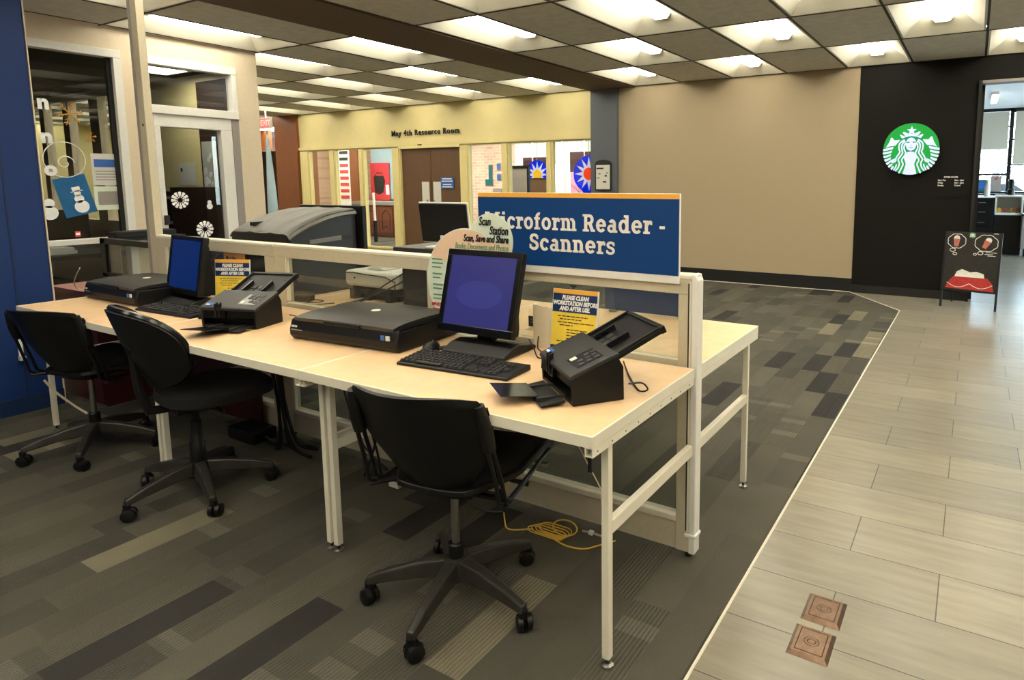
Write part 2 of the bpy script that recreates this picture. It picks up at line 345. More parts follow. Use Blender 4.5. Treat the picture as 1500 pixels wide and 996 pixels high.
# coffered ceiling lights
def coffer_proto(w,l):
    t=thing('ceiling_light','','ceiling light')
    hw,hl=w/2-.012,l/2-.012; iw,il,h=.105,.40,.2
    m=MB(); o=[(-hw,-hl,.004),(hw,-hl,.004),(hw,hl,.004),(-hw,hl,.004)]; a=.018
    p=[(-hw+a,-hl+a,.004),(hw-a,-hl+a,.004),(hw-a,hl-a,.004),(-hw+a,hl-a,.004)]; q=[(-iw,-il,h),(iw,-il,h),(iw,il,h),(-iw,il,h)]
    m.add(o+p+q,[(k,(k+1)%4,4+(k+1)%4,4+k) for k in range(4)]+[(4+k,4+(k+1)%4,8+(k+1)%4,8+k) for k in range(4)]+[(8,9,10,11)])
    m.build('coffer','coffer',t)
    f=MB(); pr=[(-.085,.16),(-.085,.12),(-.055,.085),(.055,.085),(.085,.12),(.085,.16)]
    f.prism(pr,-.50,.50,'y'); f.build('lens','lens',t)
    pe=[(-.09,.17),(-.09,.118),(-.058,.08),(.058,.08),(.09,.118),(.09,.17)]
    MB().prism(pe,-.515,-.50,'y').build('end_cap','coffer',t); MB().prism(pe,.50,.515,'y').build('end_cap','coffer',t)
    return t
ordn='first second third fourth fifth sixth seventh eighth ninth tenth eleventh twelfth thirteenth fourteenth fifteenth sixteenth seventeenth eighteenth nineteenth'.split()
pR=coffer_proto(.7275,1.418); pL=coffer_proto(.76,1.418); used={'R':False,'L':False}
for (x0,x1,y0,y1,side,i,j) in lit:
    if j>7: continue
    if x0>3.2: continue
    if x1<-11 and j>4: continue
    src=pR if side=='R' else pL
    t=src if not used[side] else copy_tree(src); used[side]=True
    t.location=((x0+x1)/2,(y0+y1)/2,HC)
    k=(5-i) if side=='R' else i
    sd='right' if side=='R' else 'left'
    t['label']='coffered ceiling light %s of brown beam, %s panel from beam, %s row from far walls'%(sd,ordn[k],ordn[j])
    t['group']='coffered ceiling lights'

# far wall
st(B(-3.80,-.455,FY,FY+.15,.17,HC+.3).build('wall_back','tan'))
st(B(-3.80,-.455,FY-.004,FY+.15,0,.17).build('baseboard_back','blackbase'))
st(B(-.455,.80,FY-.012,FY+.15,.0,HC+.3).build('wall_back','blackwall'))
st(B(-.455,.80,FY-.03,FY-.012,0,.10).build('baseboard_back','blackbase'))
st(B(.80,5.2,FY-.012,FY+.15,2.50,HC+.3).build('wall_back','blackwall'))
st(B(.80,5.2,FY-.03,FY+.17,2.47,2.50).build('trim_4','greytop'))
st(B(2.9,5.2,FY-.012,FY+.15,0,2.47).build('wall_back','blackwall'))
st(B(-4.25,-3.80,FY-.06,FY+.15,0,HC+.3).build('wall_back','greycol'))
# yellow storefront wall: header, jambs
wins=[(-11.0,-10.38),(-10.19,-9.52),(-9.37,-8.60)]
winsR=[(-6.72,-6.01),(-5.85,-5.11),(-4.98,-4.28)]
YB=FY+.07; ZT=2.0
st(B(-11.30,-4.25,FY,YB,ZT+.02,HC+.3).build('wall_back','yellow'))
st(B(-11.30,-4.25,FY-.03,FY,ZT+.045,ZT+.10).build('trim_5','yellow'))
edges=[-11.30,-10.93,-10.42,-10.15,-9.56,-9.32,-8.62,-8.40]
jm=MB()
for a,b in ((-11.30,-11.0),(-10.38,-10.19),(-9.52,-9.37),(-8.60,-8.38),(-6.93,-6.72),(-6.01,-5.85),(-5.11,-4.98),(-4.28,-4.25)):
    jm.box(a,b,FY-.01,YB,0,ZT+.02)
    jm.box(a+.03,b-.03 if b-a>.08 else b,FY-.03,FY-.01,0,ZT+.02)
for a,b in wins+winsR: jm.box(a,b,FY,YB,0,.16); jm.box(a,b,FY-.03,FY,.13,.17)
st(jm.build('trim_6','yellowtrim',bevel=.004))
for n,(a,b) in enumerate(wins+winsR):
    st(B(a,b,FY+.03,FY+.036,.16,ZT+.02).build('window_%d'%(n+1),'glass'))
# double door
for n,(a,b) in enumerate(((-8.37,-7.655),(-7.645,-6.94))):
    d=st(B(a,b,FY+.025,FY+.068,.01,ZT+.01).build('door_%d'%(n+1),'doorbrown',bevel=.003))
    px0,px1=(-7.88,-7.70) if n==0 else (-7.60,-7.42)
    B(px0,px1,FY+.018,FY+.025,.9,1.40).build('push_plate','offwhite',d)
    MB().tube([(px0+.03 if n else px1-.03,FY-.01,z) for z in (.95,1.08)],.012,8).build('handle','chrome',d)
st(B(-8.40,-6.91,FY-.03,FY,ZT-.0,ZT+.045).build('trim_7','yellowtrim'))
t=thing('door_sign','small blue printed notice on right brown door of storefront','sign',(-7.25,FY+.015,1.28))
B(-7.40,-7.10,FY+.004,FY+.014,1.28,1.48).build('panel','bluelabel',t,world=True)
for k,(z,w) in enumerate(((1.45,.11),(1.41,.13),(1.35,.10),(1.31,.12))): B(-7.25-w,-7.25+w,FY+.002,FY+.004,z-.008,z+.008).build('text_line','white_print',t,world=True)
# May 4th lettering and plate
t=thing('wall_lettering','raised black letters reading May 4th Resource Room on yellow wall','lettering',(-8.57,FY-.02,2.235))
text('May 4th Resource Room',.145,'letters','ink',t,frame((0,0,0),(1,0,0),(0,0,1)),bold=.001,ext=.008,sx=1.0,space=1.2)
tl=t.children[0]; w=max(v.co.x for v in tl.data.vertices); 
for v in tl.data.vertices: v.co.x*=1.655/w
tag(B(-7.90,-7.80,FY-.036,FY-.028,2.052,2.07).build('door_number_plate','darkbrown'),'tiny dark number plate above the brown double doors','plate')
# blue pillar on the left
st(B(-4.75,-4.15,-6,.335,0,HC+.3).build('wall_left','blue',bevel=.004))
st(B(-4.15,-4.138,-6,.335,.0,.10).build('baseboard_left','bluebase'))
st(B(-4.151,-4.147,.155,.165,.10,HC+.3).build('trim_8','bluebase'))
st(B(-4.76,-4.14,.335,.341,.0,HC).build('trim_9','creamwall'))
# other enclosing walls (behind the photographer)
st(B(-18,5.2,-6.15,-6,0,HC+.3).build('wall_front','tan'))
wr=MB(); wr.box(5.2,5.35,-6,7.9,0,3.3); wr.box(5.2,5.35,7.9,15.6,0,.8); wr.box(5.2,5.35,7.9,15.6,2.9,3.3); wr.box(5.2,5.35,15.6,16.1,0,3.3)
for y_ in (9.8,11.7,13.6): wr.box(5.2,5.35,y_,y_+.08,.8,2.9)
st(wr.build('wall_right','tan')); st(B(5.27,5.276,7.9,15.6,.8,2.9).build('window_16','glass'))  # out-of-view side window, added to flood the cafe with daylight
st(B(-18.15,-18,-6,7.1,0,HC+.6).build('wall_left','yellow'))
st(B(-18.15,-18,7.1,14.3,0,HC+.6).build('wall_left','wallbrown'))

# office glass wall (x=-5.88)
GX=-5.88
gw=MB()
gw.box(GX-.12,GX,-6,2.88,2.575,HC+.3)
gw.box(GX-.12,GX,1.60,1.815,0,2.575); gw.box(GX-.12,GX,2.645,2.88,0,2.575); gw.box(GX-.12,GX,-6,.35,0,2.575)
gw.box(GX-.12,GX,.35,1.6,0,.12)
st(gw.build('wall_left','creamwall'))
w7=st(B(GX-.06,GX-.054,.35,1.6,.93,2.52).build('window_7','office'))
fr=MB()
fr.box(GX-.09,GX+.015,.35,1.6,2.505,2.575); fr.box(GX-.09,GX+.015,1.535,1.6,.12,2.505); fr.box(GX-.09,GX+.03,.35,1.6,.87,.915)
fr.build('window_frame','white',w7,bevel=.004)
B(GX-.07,GX-.03,1.5,1.535,.915,2.505).build('gasket','ink',w7)
w8=st(B(GX-.06,GX-.054,.35,1.535,.12,.87).build('window_8','office'))
w9=st(B(GX-.06,GX-.054,1.83,2.59,2.13,2.50).build('window_9','office'))
fr=MB(); fr.box(GX-.09,GX+.015,1.815,2.645,2.50,2.575); fr.box(GX-.09,GX+.015,2.59,2.645,2.05,2.50); fr.box(GX-.09,GX+.02,1.815,2.645,2.05,2.13)
fr.build('window_frame','white',w9,bevel=.004)
d=st(B(GX-.06,GX-.054,1.89,2.455,.25,1.93).build('door_3','office'))
fr=MB(); fr.box(GX-.08,GX,1.83,2.57,1.93,2.05); fr.box(GX-.08,GX,1.83,1.885,.03,1.93); fr.box(GX-.08,GX,2.455,2.57,.03,1.93); fr.box(GX-.08,GX,1.885,2.455,.03,.25)
fr.build('door_frame','white',d,bevel=.004)
B(GX,GX+.03,1.85,1.885,1.0,1.09).build('lock','ink',d)
st(B(GX-.1,GX+.005,2.57,2.645,.0,2.05).build('trim_10','greytop'))
# office north wall with windows giving onto the hall
nw=MB(); NY=2.88
nw.box(-12.2,GX-.12,NY-.1,NY,2.52,HC+.3); nw.box(-12.2,GX-.12,NY-.1,NY,0,.9)
for a,b in ((-11.05,-10.9),(-10.30,-10.12),(-9.5,-9.25),(-8.1,-8.0)): nw.box(a,b,NY-.1,NY,.9,2.52)
st(nw.build('wall_office','creamwall'))
st(B(-8.0,-6.85,NY-.12,NY,1.30,2.52).build('wall_office','yellow'))
st(B(-6.85,GX-.12,NY-.12,NY,.9,2.52).build('wall_office','darkbrown'))
st(B(-12.3,-12.2,-6,2.88,0,HC+.3).build('wall_office','darkbrown'))
st(B(-12.2,GX-.12,-6,NY-.12,2.60,2.64).build('ceiling','black_matte'))
for a,b in ((-12.2,-11.05),(-10.9,-10.30),(-10.12,-9.5),(-9.25,-8.1)):
    m=MB()
    st(B(a,b,NY-.05,NY-.044,.9,2.52).build('window_10','glass'))
# things in the office
t=thing('bookcase','dark tall bookcase inside office behind glass door','bookcase',(-7.6,2.6,0))
B(-8.1,-6.9,2.45,2.75,0,1.30).build('carcass','black_matte',t,world=True)
for z in (.3,.62,.94,1.22): B(-8.08,-6.92,2.43,2.45,z,z+.03).build('shelf','greytop',t,world=True)
t=thing('office_cabinet','brown cabinet inside office at right of the door glass','cabinet',(-6.5,2.5,0))
B(-6.85,-6.15,2.4,2.75,0,1.35).build('carcass','darkbrown',t,world=True)
B(-6.84,-6.16,2.38,2.4,.7,.72).build('rail','brown',t,world=True)
t=thing('office_desk','dark desk behind the office window','desk',(-7.4,1.2,0))
B(-8.2,-6.3,.5,1.7,.70,.74).build('desktop','black_matte',t,world=True)
for x in (-8.15,-6.4):
    for y in (.55,1.6): B(x,x+.05,y,y+.05,0,.7).build('leg','black_matte',t,world=True)
def dark_monitor(x,y,z,w,h,label):
    t=thing('monitor',label,'monitor',(x,y,z)); B(-w/2,w/2,-.02,.02,.1,.1+h).build('screen_panel','black',t,bevel=.005); B(-.03,.03,-.02,.02,.008,.15).build('stand_neck','black',t); B(-.1,.1,-.08,.08,0,.01).build('stand_base','black',t)
    return t
dark_monitor(-7.3,1.05,.74,.45,.3,'black monitor on dark office desk behind window, left one').rotation_euler=(0,0,1.2)
dark_monitor(-6.9,1.4,.74,.45,.3,'black monitor on dark office desk behind window, right one').rotation_euler=(0,0,1.2)
t=thing('laptop_riser','white document tray on dark office desk','tray',(-6.6,1.2,.74)); B(-.12,.12,-.16,.16,0,.03).build('tray_base','white',t); B(-.11,.11,-.14,.14,.05,.06).build('tray_shelf','white',t); 
for sx_ in (-1,1): B(sx_*.11-.005,sx_*.11+.005,-.14,.14,.03,.05).build('side','white',t)
# window decorations on office glass (flat stickers)
GF=GX-.05
def yz(y,z): return (GF,y,z)
def flake(name,y,z,r,m,label,arms=6,loc_x=GF,fancy=True):
    t=thing(name,label,'sticker',(loc_x,y,z)); b=MB()
    for k in range(arms):
        a=2*PI*k/arms+.2; c,s=math.cos(a),math.sin(a)
        b.tube([(0,0,0),(0,c*r,s*r)],r*.05,5)
        for q in (.45,.72):
            for sg in (-1,1):
                a2=a+sg*.8; b.tube([(0,c*r*q,s*r*q),(0,c*r*q+math.cos(a2)*r*.26,s*r*q+math.sin(a2)*r*.26)],r*.04,5)
    b.build('arms','white_print' if m!='golddeco' else m,t); MB().lathe([(r*.18,-.001),(r*.18,.001)],axis='x',n=12).build('centre',m,t); return t
def paperflake(y,z,r,label):
    t=thing('paper_snowflake',label,'sticker',(GX-.046,y,z)); b=MB(); n=12
    for k in range(n):
        a0=2*PI*k/n; da=PI/n*.75
        pts=[(math.cos(a0-da*.3)*r*.25,math.sin(a0-da*.3)*r*.25),(math.cos(a0-da)*r*.95,math.sin(a0-da)*r*.95),(math.cos(a0)*r,math.sin(a0)*r),(math.cos(a0+da)*r*.95,math.sin(a0+da)*r*.95),(math.cos(a0+da*.3)*r*.25,math.sin(a0+da*.3)*r*.25)]
        b.prism(pts,-.0006,.0006,'x')
    b.build('petals','white_print',t); MB().tube([(0,math.cos(2*PI*k/24)*r*.6,math.sin(2*PI*k/24)*r*.6) for k in range(24)],r*.05,5,closed=True).build('ring','white_print',t); return t
flake('gold_snowflake',1.20,1.99,.10,'golddeco','gold glitter snowflake sticker high on office window')
flake('gold_snowflake',1.33,1.80,.05,'golddeco','small faint gold snowflake sticker below the large one on office window')
paperflake(2.03,1.23,.085,'white paper snowflake on the left of office door glass')
paperflake(2.245,.93,.085,'white paper snowflake low on office door glass, above the desk divider')
t=thing('window_lettering','white vinyl letters at left edge of office window','lettering',(GF,.96,1.6))
for s_,z in (('n',.42),('n',.14),('o',-.13)):
    text(s_,.16,'letter','white_print',t,frame((0.004,.02,z),(0,1,0),(0,0,1)),bold=.008)
def poster(name,label,y0,y1,z0,z1,m,rot=0):
    t=thing(name,label,'poster',(GF,(y0+y1)/2,(z0+z1)/2)); t.rotation_euler=(rot,0,0); w=(y1-y0)/2; h=(z1-z0)/2
    B(-.001,.001,-w,w,-h,h).build('sheet',m,t); return t,w,h
t,w,h=poster('snowman_poster','tilted blue poster with white snowman on office window',1.06,1.30,1.12,1.46,'snow',.22)
for zz,rr in ((-.10,.055),(-.03,.036),(.018,.026)): MB().lathe([(rr,.001),(rr,.003)],c=(0,0.02,zz),axis='x',n=16).build('snowman_ball','white_print',t)
B(.001,.003,-.01,.05,.036,.075).build('hat','white_print',t); B(.001,.003,-.025,.065,.033,.040).build('hat_brim','white_print',t)
t,w,h=poster('notice_sheet','white notice with blue heading taped on office window',1.32,1.54,1.38,1.66,'offwhite')
B(.001,.002,-.09,.09,.02,.09).build('heading','bluelabel',t); 
for k in range(4): B(.001,.002,-.085,.07,-.02-k*.025,-.012-k*.025).build('text_line','greytop',t)
t,w,h=poster('notice_sheet','pale picture sheet under the blue headed notice on office window',1.32,1.535,1.16,1.37,'mint')
B(.001,.002,-.08,.08,-.06,.06).build('picture','greytop',t)
t,w,h=poster('red_tag','small pink red tag at bottom of office window',1.15,1.19,.935,.985,'redposter')
B(.001,.002,-.015,.015,-.01,.01).build('text_block','white_print',t)
t=thing('ring_ornament','white hoop outline sticker on office window','sticker',(GF,1.13,1.60))
MB().tube([(0,math.cos(2*PI*k/28)*.15,math.sin(2*PI*k/28)*.15) for k in range(28)],.0035,5,closed=True).build('hoop','white_print',t)
MB().tube([(0,.07*math.cos(a)*(1-a/9),.07*math.sin(a)*(1-a/9)-.03) for a in [q*.4 for q in range(18)]],.005,5).build('swirl','white_print',t)
t=thing('snowman_sticker','small white snowman sticker on right of office door glass','sticker',(GX-.046,2.31,1.16))
for zz,rr in ((0,.03),(.042,.02)): MB().lathe([(rr,-.001),(rr,.001)],c=(0,0,zz),axis='x',n=14).build('ball','white_print',t)
t=thing('snowman_sticker','small white snowman sticker at lower left edge of office window','sticker',(GF,.99,1.15))
for zz,rr in ((0,.06),(.08,.04)): MB().lathe([(rr,-.001),(rr,.001)],c=(0,0,zz),axis='x',n=14).build('ball','white_print',t)
t=thing('notice_sheet','white sheet hanging on the yellow wall seen through office door','poster',(-7.15,NY-.125,1.5)); B(-.18,.18,-.002,.002,-.13,.13).build('sheet','offwhite',t); B(-.14,-.1,-.004,-.002,.03,.07).build('mark','ink',t)
t=thing('window_picture','bright blue white picture panel seen through office door','picture',(-6.66,NY-.125,1.62)); B(-.15,.13,-.004,.002,-.30,.24).build('sheet','blind',t); 
for q in range(9): MB().lathe([(.03,-.008),(.03,-.005)],c=(rnd.uniform(-.11,.1),0,rnd.uniform(-.26,.1)),axis='y',n=10).build('snowball','white_print',t)
# brown recess with exit sign, left of yellow wall
st(B(-12.05,-11.30,FY-.05,FY+.4,0,HC+.3).build('wall_back','wallbrown'))
st(B(-11.5,-11.30,FY-.07,FY-.05,0,2.0).build('trim_11','wallbrown'))
st(B(-18,-15.2,9.0,9.1,2.25,HC+.3).build('wall_back','wallbrown'))
st(B(-18,-15.2,9.6,9.7,0,2.25).build('wall_back','darkbrown'))
st(B(-18,-15.2,7.3,14.2,HC+.1,HC+.2).build('ceiling','ceil'))
st(B(-18,-16.5,7.3,10.95,HC,HC+.09).build('ceiling','ceil'))
t=thing('exit_sign','red lit EXIT sign hanging from ceiling in brown recess','sign',(-10.92,6.2,2.42))
B(-.17,.17,-.025,.025,0,.2).build('housing','offwhite',t,bevel=.006); B(-.15,.15,-.03,-.025,.02,.18).build('face','exit',t)
text('EXIT',.15,'letters','white_print',t,frame((-.13,-.031,.05),(1,0,0),(0,0,1)),bold=.004); B(-.01,.01,-.01,.01,.2,HC-2.42).build('mount','offwhite',t)
t=thing('flag_stand','furled pale blue flag on pole leaning in brown recess','flag',(-11.43,6.55,0))
MB().lathe([(.14,0),(.14,.03),(.03,.06),(.03,.1)],n=20).build('base','darkbrown',t)
MB().tube([(0,0,.05),(-.02,0,2.42)],.014,8).build('pole','chrome',t)
MB().tube([(.02,0,.7),(.01,0,1.2),(0,0,1.7),(-.02,0,2.2),(-.02,0,2.38)],[.10,.085,.06,.035,.01],10).build('cloth','fabricwhite',t,smooth=True)
t=thing('blue_flag','furled dark blue flag beside the pale flag','flag',(-11.63,6.25,0))
MB().lathe([(.14,0),(.14,.03),(.03,.06),(.03,.1)],n=20).build('base','darkbrown',t)
MB().tube([(0,0,.05),(0,0,1.5)],.014,8).build('pole','chrome',t)
MB().tube([(.0,0,.5),(.03,0,.9),(.02,0,1.2),(.0,0,1.42)],[.12,.14,.10,.03],10).build('cloth','navy',t,smooth=True)

# resource room behind storefront
st(B(-16,-4,10.8,10.95,0,HC+.3).build('wall_far','brickpink')) if False else None
st(B(-15.2,-13.35,10.8,10.95,0,HC+.4).build('wall_far','brick'))
st(B(-13.35,-8.55,10.8,10.95,0,HC+.4).build('wall_far','brickpink'))
st(B(-16.5,-4,7.3,10.95,HC+.0,HC+.1).build('ceiling','ceil'))
st(B(-16.5,-1.2,7.29,10.8,-.05,0.0).build('floor','carpet')) if False else None
fl=B(-18,-1.2,7.16,14.2,-.05,-.0); st(fl.build('floor','carpet'))
st(B(-15.2,-15.1,9.8,10.8,0,HC+.4).build('wall_side','brick'))
st(B(-18,-13.2,FY,FY+.1,0,HC+.3).build('wall_back','yellow'))
st(B(-4.1,-4.0,7.3,10.95,0,HC+.4).build('wall_side','creamwall'))
# windows in far wall x -8.55..-4.1
ww=MB()
for a,b in ((-8.55,-8.45),(-8.02,-7.98),(-7.2,-7.12),(-6.62,-6.50),(-5.6,-5.5),(-4.3,-4.1)): ww.box(a,b,10.8,10.95,0,HC+.4)
ww.box(-8.55,-4.1,10.8,10.95,2.35,HC+.4); ww.box(-8.55,-4.1,10.8,10.95,0,.6)
st(ww.build('trim_12','white'))
def blind(x0,x1,z0,z1,y,label,m_='blind'):
    t=thing('roller_blind',label,'blind',(x0,y,z0)); B(x0,x1,y,y+.003,z0,z1).build('cloth',m_,t,world=True); B(x0,x1,y-.006,y+.009,z0-.02,z0).build('bottom_bar','white',t,world=True); return t
st(B(-8.5,-4.15,10.86,10.865,.6,2.35).build('window_15','glass'))
blind(-8.44,-8.03,1.50,2.34,10.76,'sheer blind over leftmost window of resource room')
blind(-7.97,-7.21,1.80,2.34,10.76,'short pale blind above the yellow sun glass panel')
blind(-7.11,-6.63,1.62,2.34,10.76,'long sheer blind above the bright blue window')
blind(-6.49,-5.61,1.88,2.34,10.76,'short pale blind above the red centred sun glass panel')
def stained(cx,cz,r,core,label,y=10.72):
    t=thing('stained_glass_panel',label,'stained glass',(cx,y,cz))
    B(-r*1.25,r*1.25,.012,.02,-r*1.7,r*1.2).build('backing','stainpink',t)
    MB().lathe([(r,0),(r,.008)],axis='y',n=28).build('blue_disc','stainblue',t)
    s=MB(); pts=[]
    for k in range(24):
        a=2*PI*k/24; q=(.92 if k%2==0 else .42)*r; pts.append((math.cos(a)*q,math.sin(a)*q))
    s.prism(pts,-.006,-.001,'y'); s.build('star','stainwhite',t)
    MB().lathe([(r*.34,-.012),(r*.34,-.007)],axis='y',n=20).build('centre',core,t)
    MB().prism([(-r*.95,-r*.4),(r*.95,-r*.4),(0,-r*1.45)],.009,.0115,'y').build('tip','stainblue',t)
    MB().tube([(0,-.01,r*1.05),(0,-.01,2.4-cz)],.006,6).build('hanging_cord','chrome',t)
    return t
stained(-7.85,1.55,.33,'stainyellow','blue sun stained glass panel with yellow centre')
stained(-6.47,1.56,.40,'stainred','blue star stained glass panel with red centre')
t=thing('display_board','grey pinboard on black stand behind storefront glass','board',(-7.20,9.2,0))
B(-.20,.20,-.02,.02,.35,1.66).build('panel','greytop',t); fr=MB(); fr.box(-.24,-.20,-.03,.03,.0,1.66); fr.box(.20,.24,-.03,.03,0,1.66); fr.box(-.24,.24,-.03,.03,1.66,1.72); fr.build('frame','black',t)
t=thing('side_panel','brown partition board below the yellow sun panel','panel',(-7.12,9.8,0)); B(-.28,.28,-.02,.02,.0,1.45).build('board','doorbrown',t); B(-.28,.28,-.03,.03,1.45,1.47).build('cap','ink',t)
# brick plaques
for x,z,w,h,m,lb in ((-9.27,1.62,.10,.34,'tealpaint','tall narrow teal plaque'),(-9.02,1.75,.09,.14,'bluelabel','upper small dark plaque'),(-9.02,1.50,.09,.14,'bluelabel','lower small dark plaque'),(-9.32,1.38,.22,.13,'tealpaint','wide teal plaque'),(-9.08,1.16,.24,.12,'greytop','pale grey plaque'),):
    t=thing('wall_plaque',lb+' on pale brick wall behind storefront glass','plaque',(x,10.79,z)); B(-w/2-.01,w/2+.01,-.015,.009,-h/2-.01,h/2+.01).build('frame','greytop',t); B(-w/2,w/2,-.02,-.015,-h/2,h/2).build('face',m,t)
# left window contents
tag(B(-13.72,-13.40,10.3,10.5,0,2.3).build('brown_column','wallbrown'),'reddish brown column behind second storefront window','column')
t=thing('banner','tall white banner with red and black lettering behind storefront','banner',(-13.05,9.60,.0)); B(-.2,.2,-.005,.005,.75,2.25).build('cloth','white',t)
for k in range(8): B(-.16,.16,-.009,-.005,2.1-k*.16,2.18-k*.16).build('mark','ink' if k<2 else 'redposter',t)
MB().tube([(-.22,0,2.26),(.22,0,2.26)],.012,6).build('top_rod','chrome',t); MB().tube([(0,.02,0),(0,.02,2.26)],.012,6).build('pole','chrome',t); MB().lathe([(.15,0),(.15,.03),(.02,.05)],c=(0,.02,0)).build('base','black',t)
t=thing('white_hanging','pale blue white cloth hung on wall behind third storefront window','cloth',(-12.6,10.7,.95)); B(-.75,.75,0,.02,0,1.55).build('cloth','fabricwhite',t); MB().tube([(-.78,.01,1.56),(.78,.01,1.56)],.012,6).build('rod','chrome',t)
t=thing('red_poster','red poster with dark portrait shape on pale cloth','poster',(-12.98,10.66,1.42)); B(-.36,.36,0,.01,-.50,.48).build('sheet','redposter',t)
MB().prism([(-.2,-.3),(-.05,-.36),(.12,-.3),(.2,0),(.12,.22),(-.1,.24),(-.24,.1)],-.003,0,'y').build('dark_shape','ink',t); B(.22,.34,-.004,0,-.36,-.1).build('white_patch','white_print',t); B(-.14,.22,-.006,-.003,.14,.2).build('text_block','redposter',t)
t=thing('wooden_cabinet','carved mahogany cabinet with grey top behind storefront','cabinet',(-12.2,10.25,0))
B(-1.1,1.0,-.3,.45,.06,.82).build('carcass','cabwood',t); B(-1.14,1.04,-.34,.45,.82,.9).build('counter_top','greytop',t); B(-1.06,.96,-.26,.4,0,.06).build('plinth','cabwood',t)
for k in range(4):
    x=-1.0+k*.5; dd=B(x,x+.44,-.32,-.3,.12,.76).build('door','cabwood',t,bevel=.004); MB().tube([(x+.08,-.325,.2),(x+.22,-.325,.3),(x+.36,-.325,.2),(x+.36,-.325,.6),(x+.22,-.325,.7),(x+.08,-.325,.6)],.01,6,closed=True).build('moulding','darkbrown',dd); 
t=thing('white_pole','tall white post with black foot behind third storefront window','pole',(-11.3,9.0,0)); MB().tube([(0,0,.5),(-.02,0,1.15)],.03,10).build('post','white',t); MB().tube([(0,0,0),(0,0,.5)],.045,10).build('foot','black',t)
def panel_light(x,y,z,lb,w=1.2,l=1.8):
    t=thing('panel_light',lb,'ceiling light',(x,y,z)); fr=MB(); fr.box(-w/2,w/2,-l/2,-l/2+.03,-.02,0); fr.box(-w/2,w/2,l/2-.03,l/2,-.02,0); fr.box(-w/2,-w/2+.03,-l/2+.03,l/2-.03,-.02,0); fr.box(w/2-.03,w/2,-l/2+.03,l/2-.03,-.02,0); fr.build('frame','white',t); B(-w/2+.03,w/2-.03,-l/2+.03,l/2-.03,-.012,-.004).build('diffuser','lens',t)
for k_,x_ in enumerate((-14.8,-12.8,-10.8,-8.8,-6.8)): panel_light(x_,9.0,HC,'flat ceiling light in resource room, %s from the left'%ordn[k_])  # unseen lamps added to brighten the dark room behind the storefront
panel_light(-6.75,2.25,2.60,'flat ceiling light inside office behind glass',.5,.6)
# map board on grey column
t=thing('map_holder','black framed map sheet with arched top on grey column','sign',(-4.02,FY-.07,1.26))
arch=[(-.14,0),(.14,0),(.14,.40)]+[(.14*math.cos(a),.40+.06*math.sin(a)) for a in [q*PI/8 for q in range(1,8)]]+[(-.14,.40)]
MB().prism(arch,-.018,.0,'y').build('frame','navy' if False else 'ink',t); B(-.118,.118,-.021,-.018,.02,.38).build('sheet','offwhite',t)
for q,(x,z,w) in enumerate(((-.05,.33,.06),(-.06,.25,.02),(.05,.22,.02),(-.08,.19,.02),(.03,.13,.03),(.07,.26,.015))): B(x-w,x+w,-.0225,-.021,z-.012,z+.012).build('print_mark','greytop' if q%2 else 'dgrey',t)
st(B(-4.30,-.4,10.95,11.1,0,0.1).build('trim_13','white'))

# ---------------------------------------------------------------- cafe beyond the opening
st(B(-1.2,5.2,7.30,16.2,3.0,3.1).build('ceiling','white'))
st(B(-1.3,-1.2,7.3,16.2,0,3.1).build('wall_cafe','blackwall'))
st(B(.80,.86,FY+.15,FY+.6,0,2.47).build('trim_14','blackbase'))
mw=MB(); WY=16.0
for a,b in ((-1.2,.2),(.68,.72),(1.42,1.50),(2.2,2.28),(3.0,3.08),(3.8,3.88),(4.6,5.2)): mw.box(a,b,WY,WY+.1,0,3.0)
for z in (1.04,1.50,2.57): mw.box(.2,1.42,WY+.01,WY+.09,z,z+.04)
for z in (1.04,1.72,2.28,2.9): mw.box(1.5,4.6,WY+.01,WY+.09,z,z+.04)
mw.box(.2,4.6,WY,WY+.1,0,.95); mw.box(.2,4.6,WY,WY+.1,2.93,3.0)
st(mw.build('trim_15','black'))
st(B(.2,4.6,WY+.04,WY+.046,.95,2.93).build('window_14','glass'))
blind(.74,1.40,2.10,2.92,WY-.03,'grey roller blind on left cafe window','cafeblind')
blind(1.52,2.18,1.76,2.92,WY-.03,'grey roller blind on middle cafe window','cafeblind')
blind(2.30,2.98,1.76,2.92,WY-.03,'grey roller blind on right cafe window','cafeblind')
def cafe_light(x,y,lb):
    t=thing('strip_light',lb,'ceiling light',(x,y,2.93)); B(-.06,.06,-.7,.7,.02,.07).build('housing','white',t); B(-.045,.045,-.68,.68,.0,.02).build('diffuser','lens',t)
cafe_light(1.05,13.4,'slim strip light on cafe ceiling over the counter'); cafe_light(2.3,11,'slim strip light on cafe ceiling near the entrance')
# cafe counter
t=thing('cafe_counter','black drawer counter under cafe window','counter',(.3,12.9,0))
B(-.6,1.16,12.92,13.5,0,1.06).build('carcass','black',t,world=True); B(-.62,1.18,12.90,13.52,1.06,1.09).build('counter_top','white',t,world=True)
for z in (.88,.70,.5):
    dd=B(.80,1.12,12.90,12.92,z,z+.15).build('drawer','blackwall',t,world=True); MB().tube([(.9-.3,12.89-12.9,z+.09),(1.02-.3,12.89-12.9,z+.09)],.008,6).build('handle','chrome',dd)
t=thing('pastry_case','lit glass fronted display case on cafe counter end','display case',(1.33,13.0,.72))
B(1.17,1.62,12.92,13.4,0,.74).build('cabinet','black',t,world=True); B(1.17,1.62,12.93,13.4,.74,.78).build('shelf','white',t,world=True)
fr=MB(); fr.box(1.17,1.20,12.9,13.4,.78,1.08); fr.box(1.59,1.62,12.9,13.4,.78,1.08); fr.box(1.17,1.62,12.9,13.4,1.08,1.11); fr.box(1.17,1.62,13.38,13.4,.78,1.08); fr.build('frame','offwhite',t,world=True)
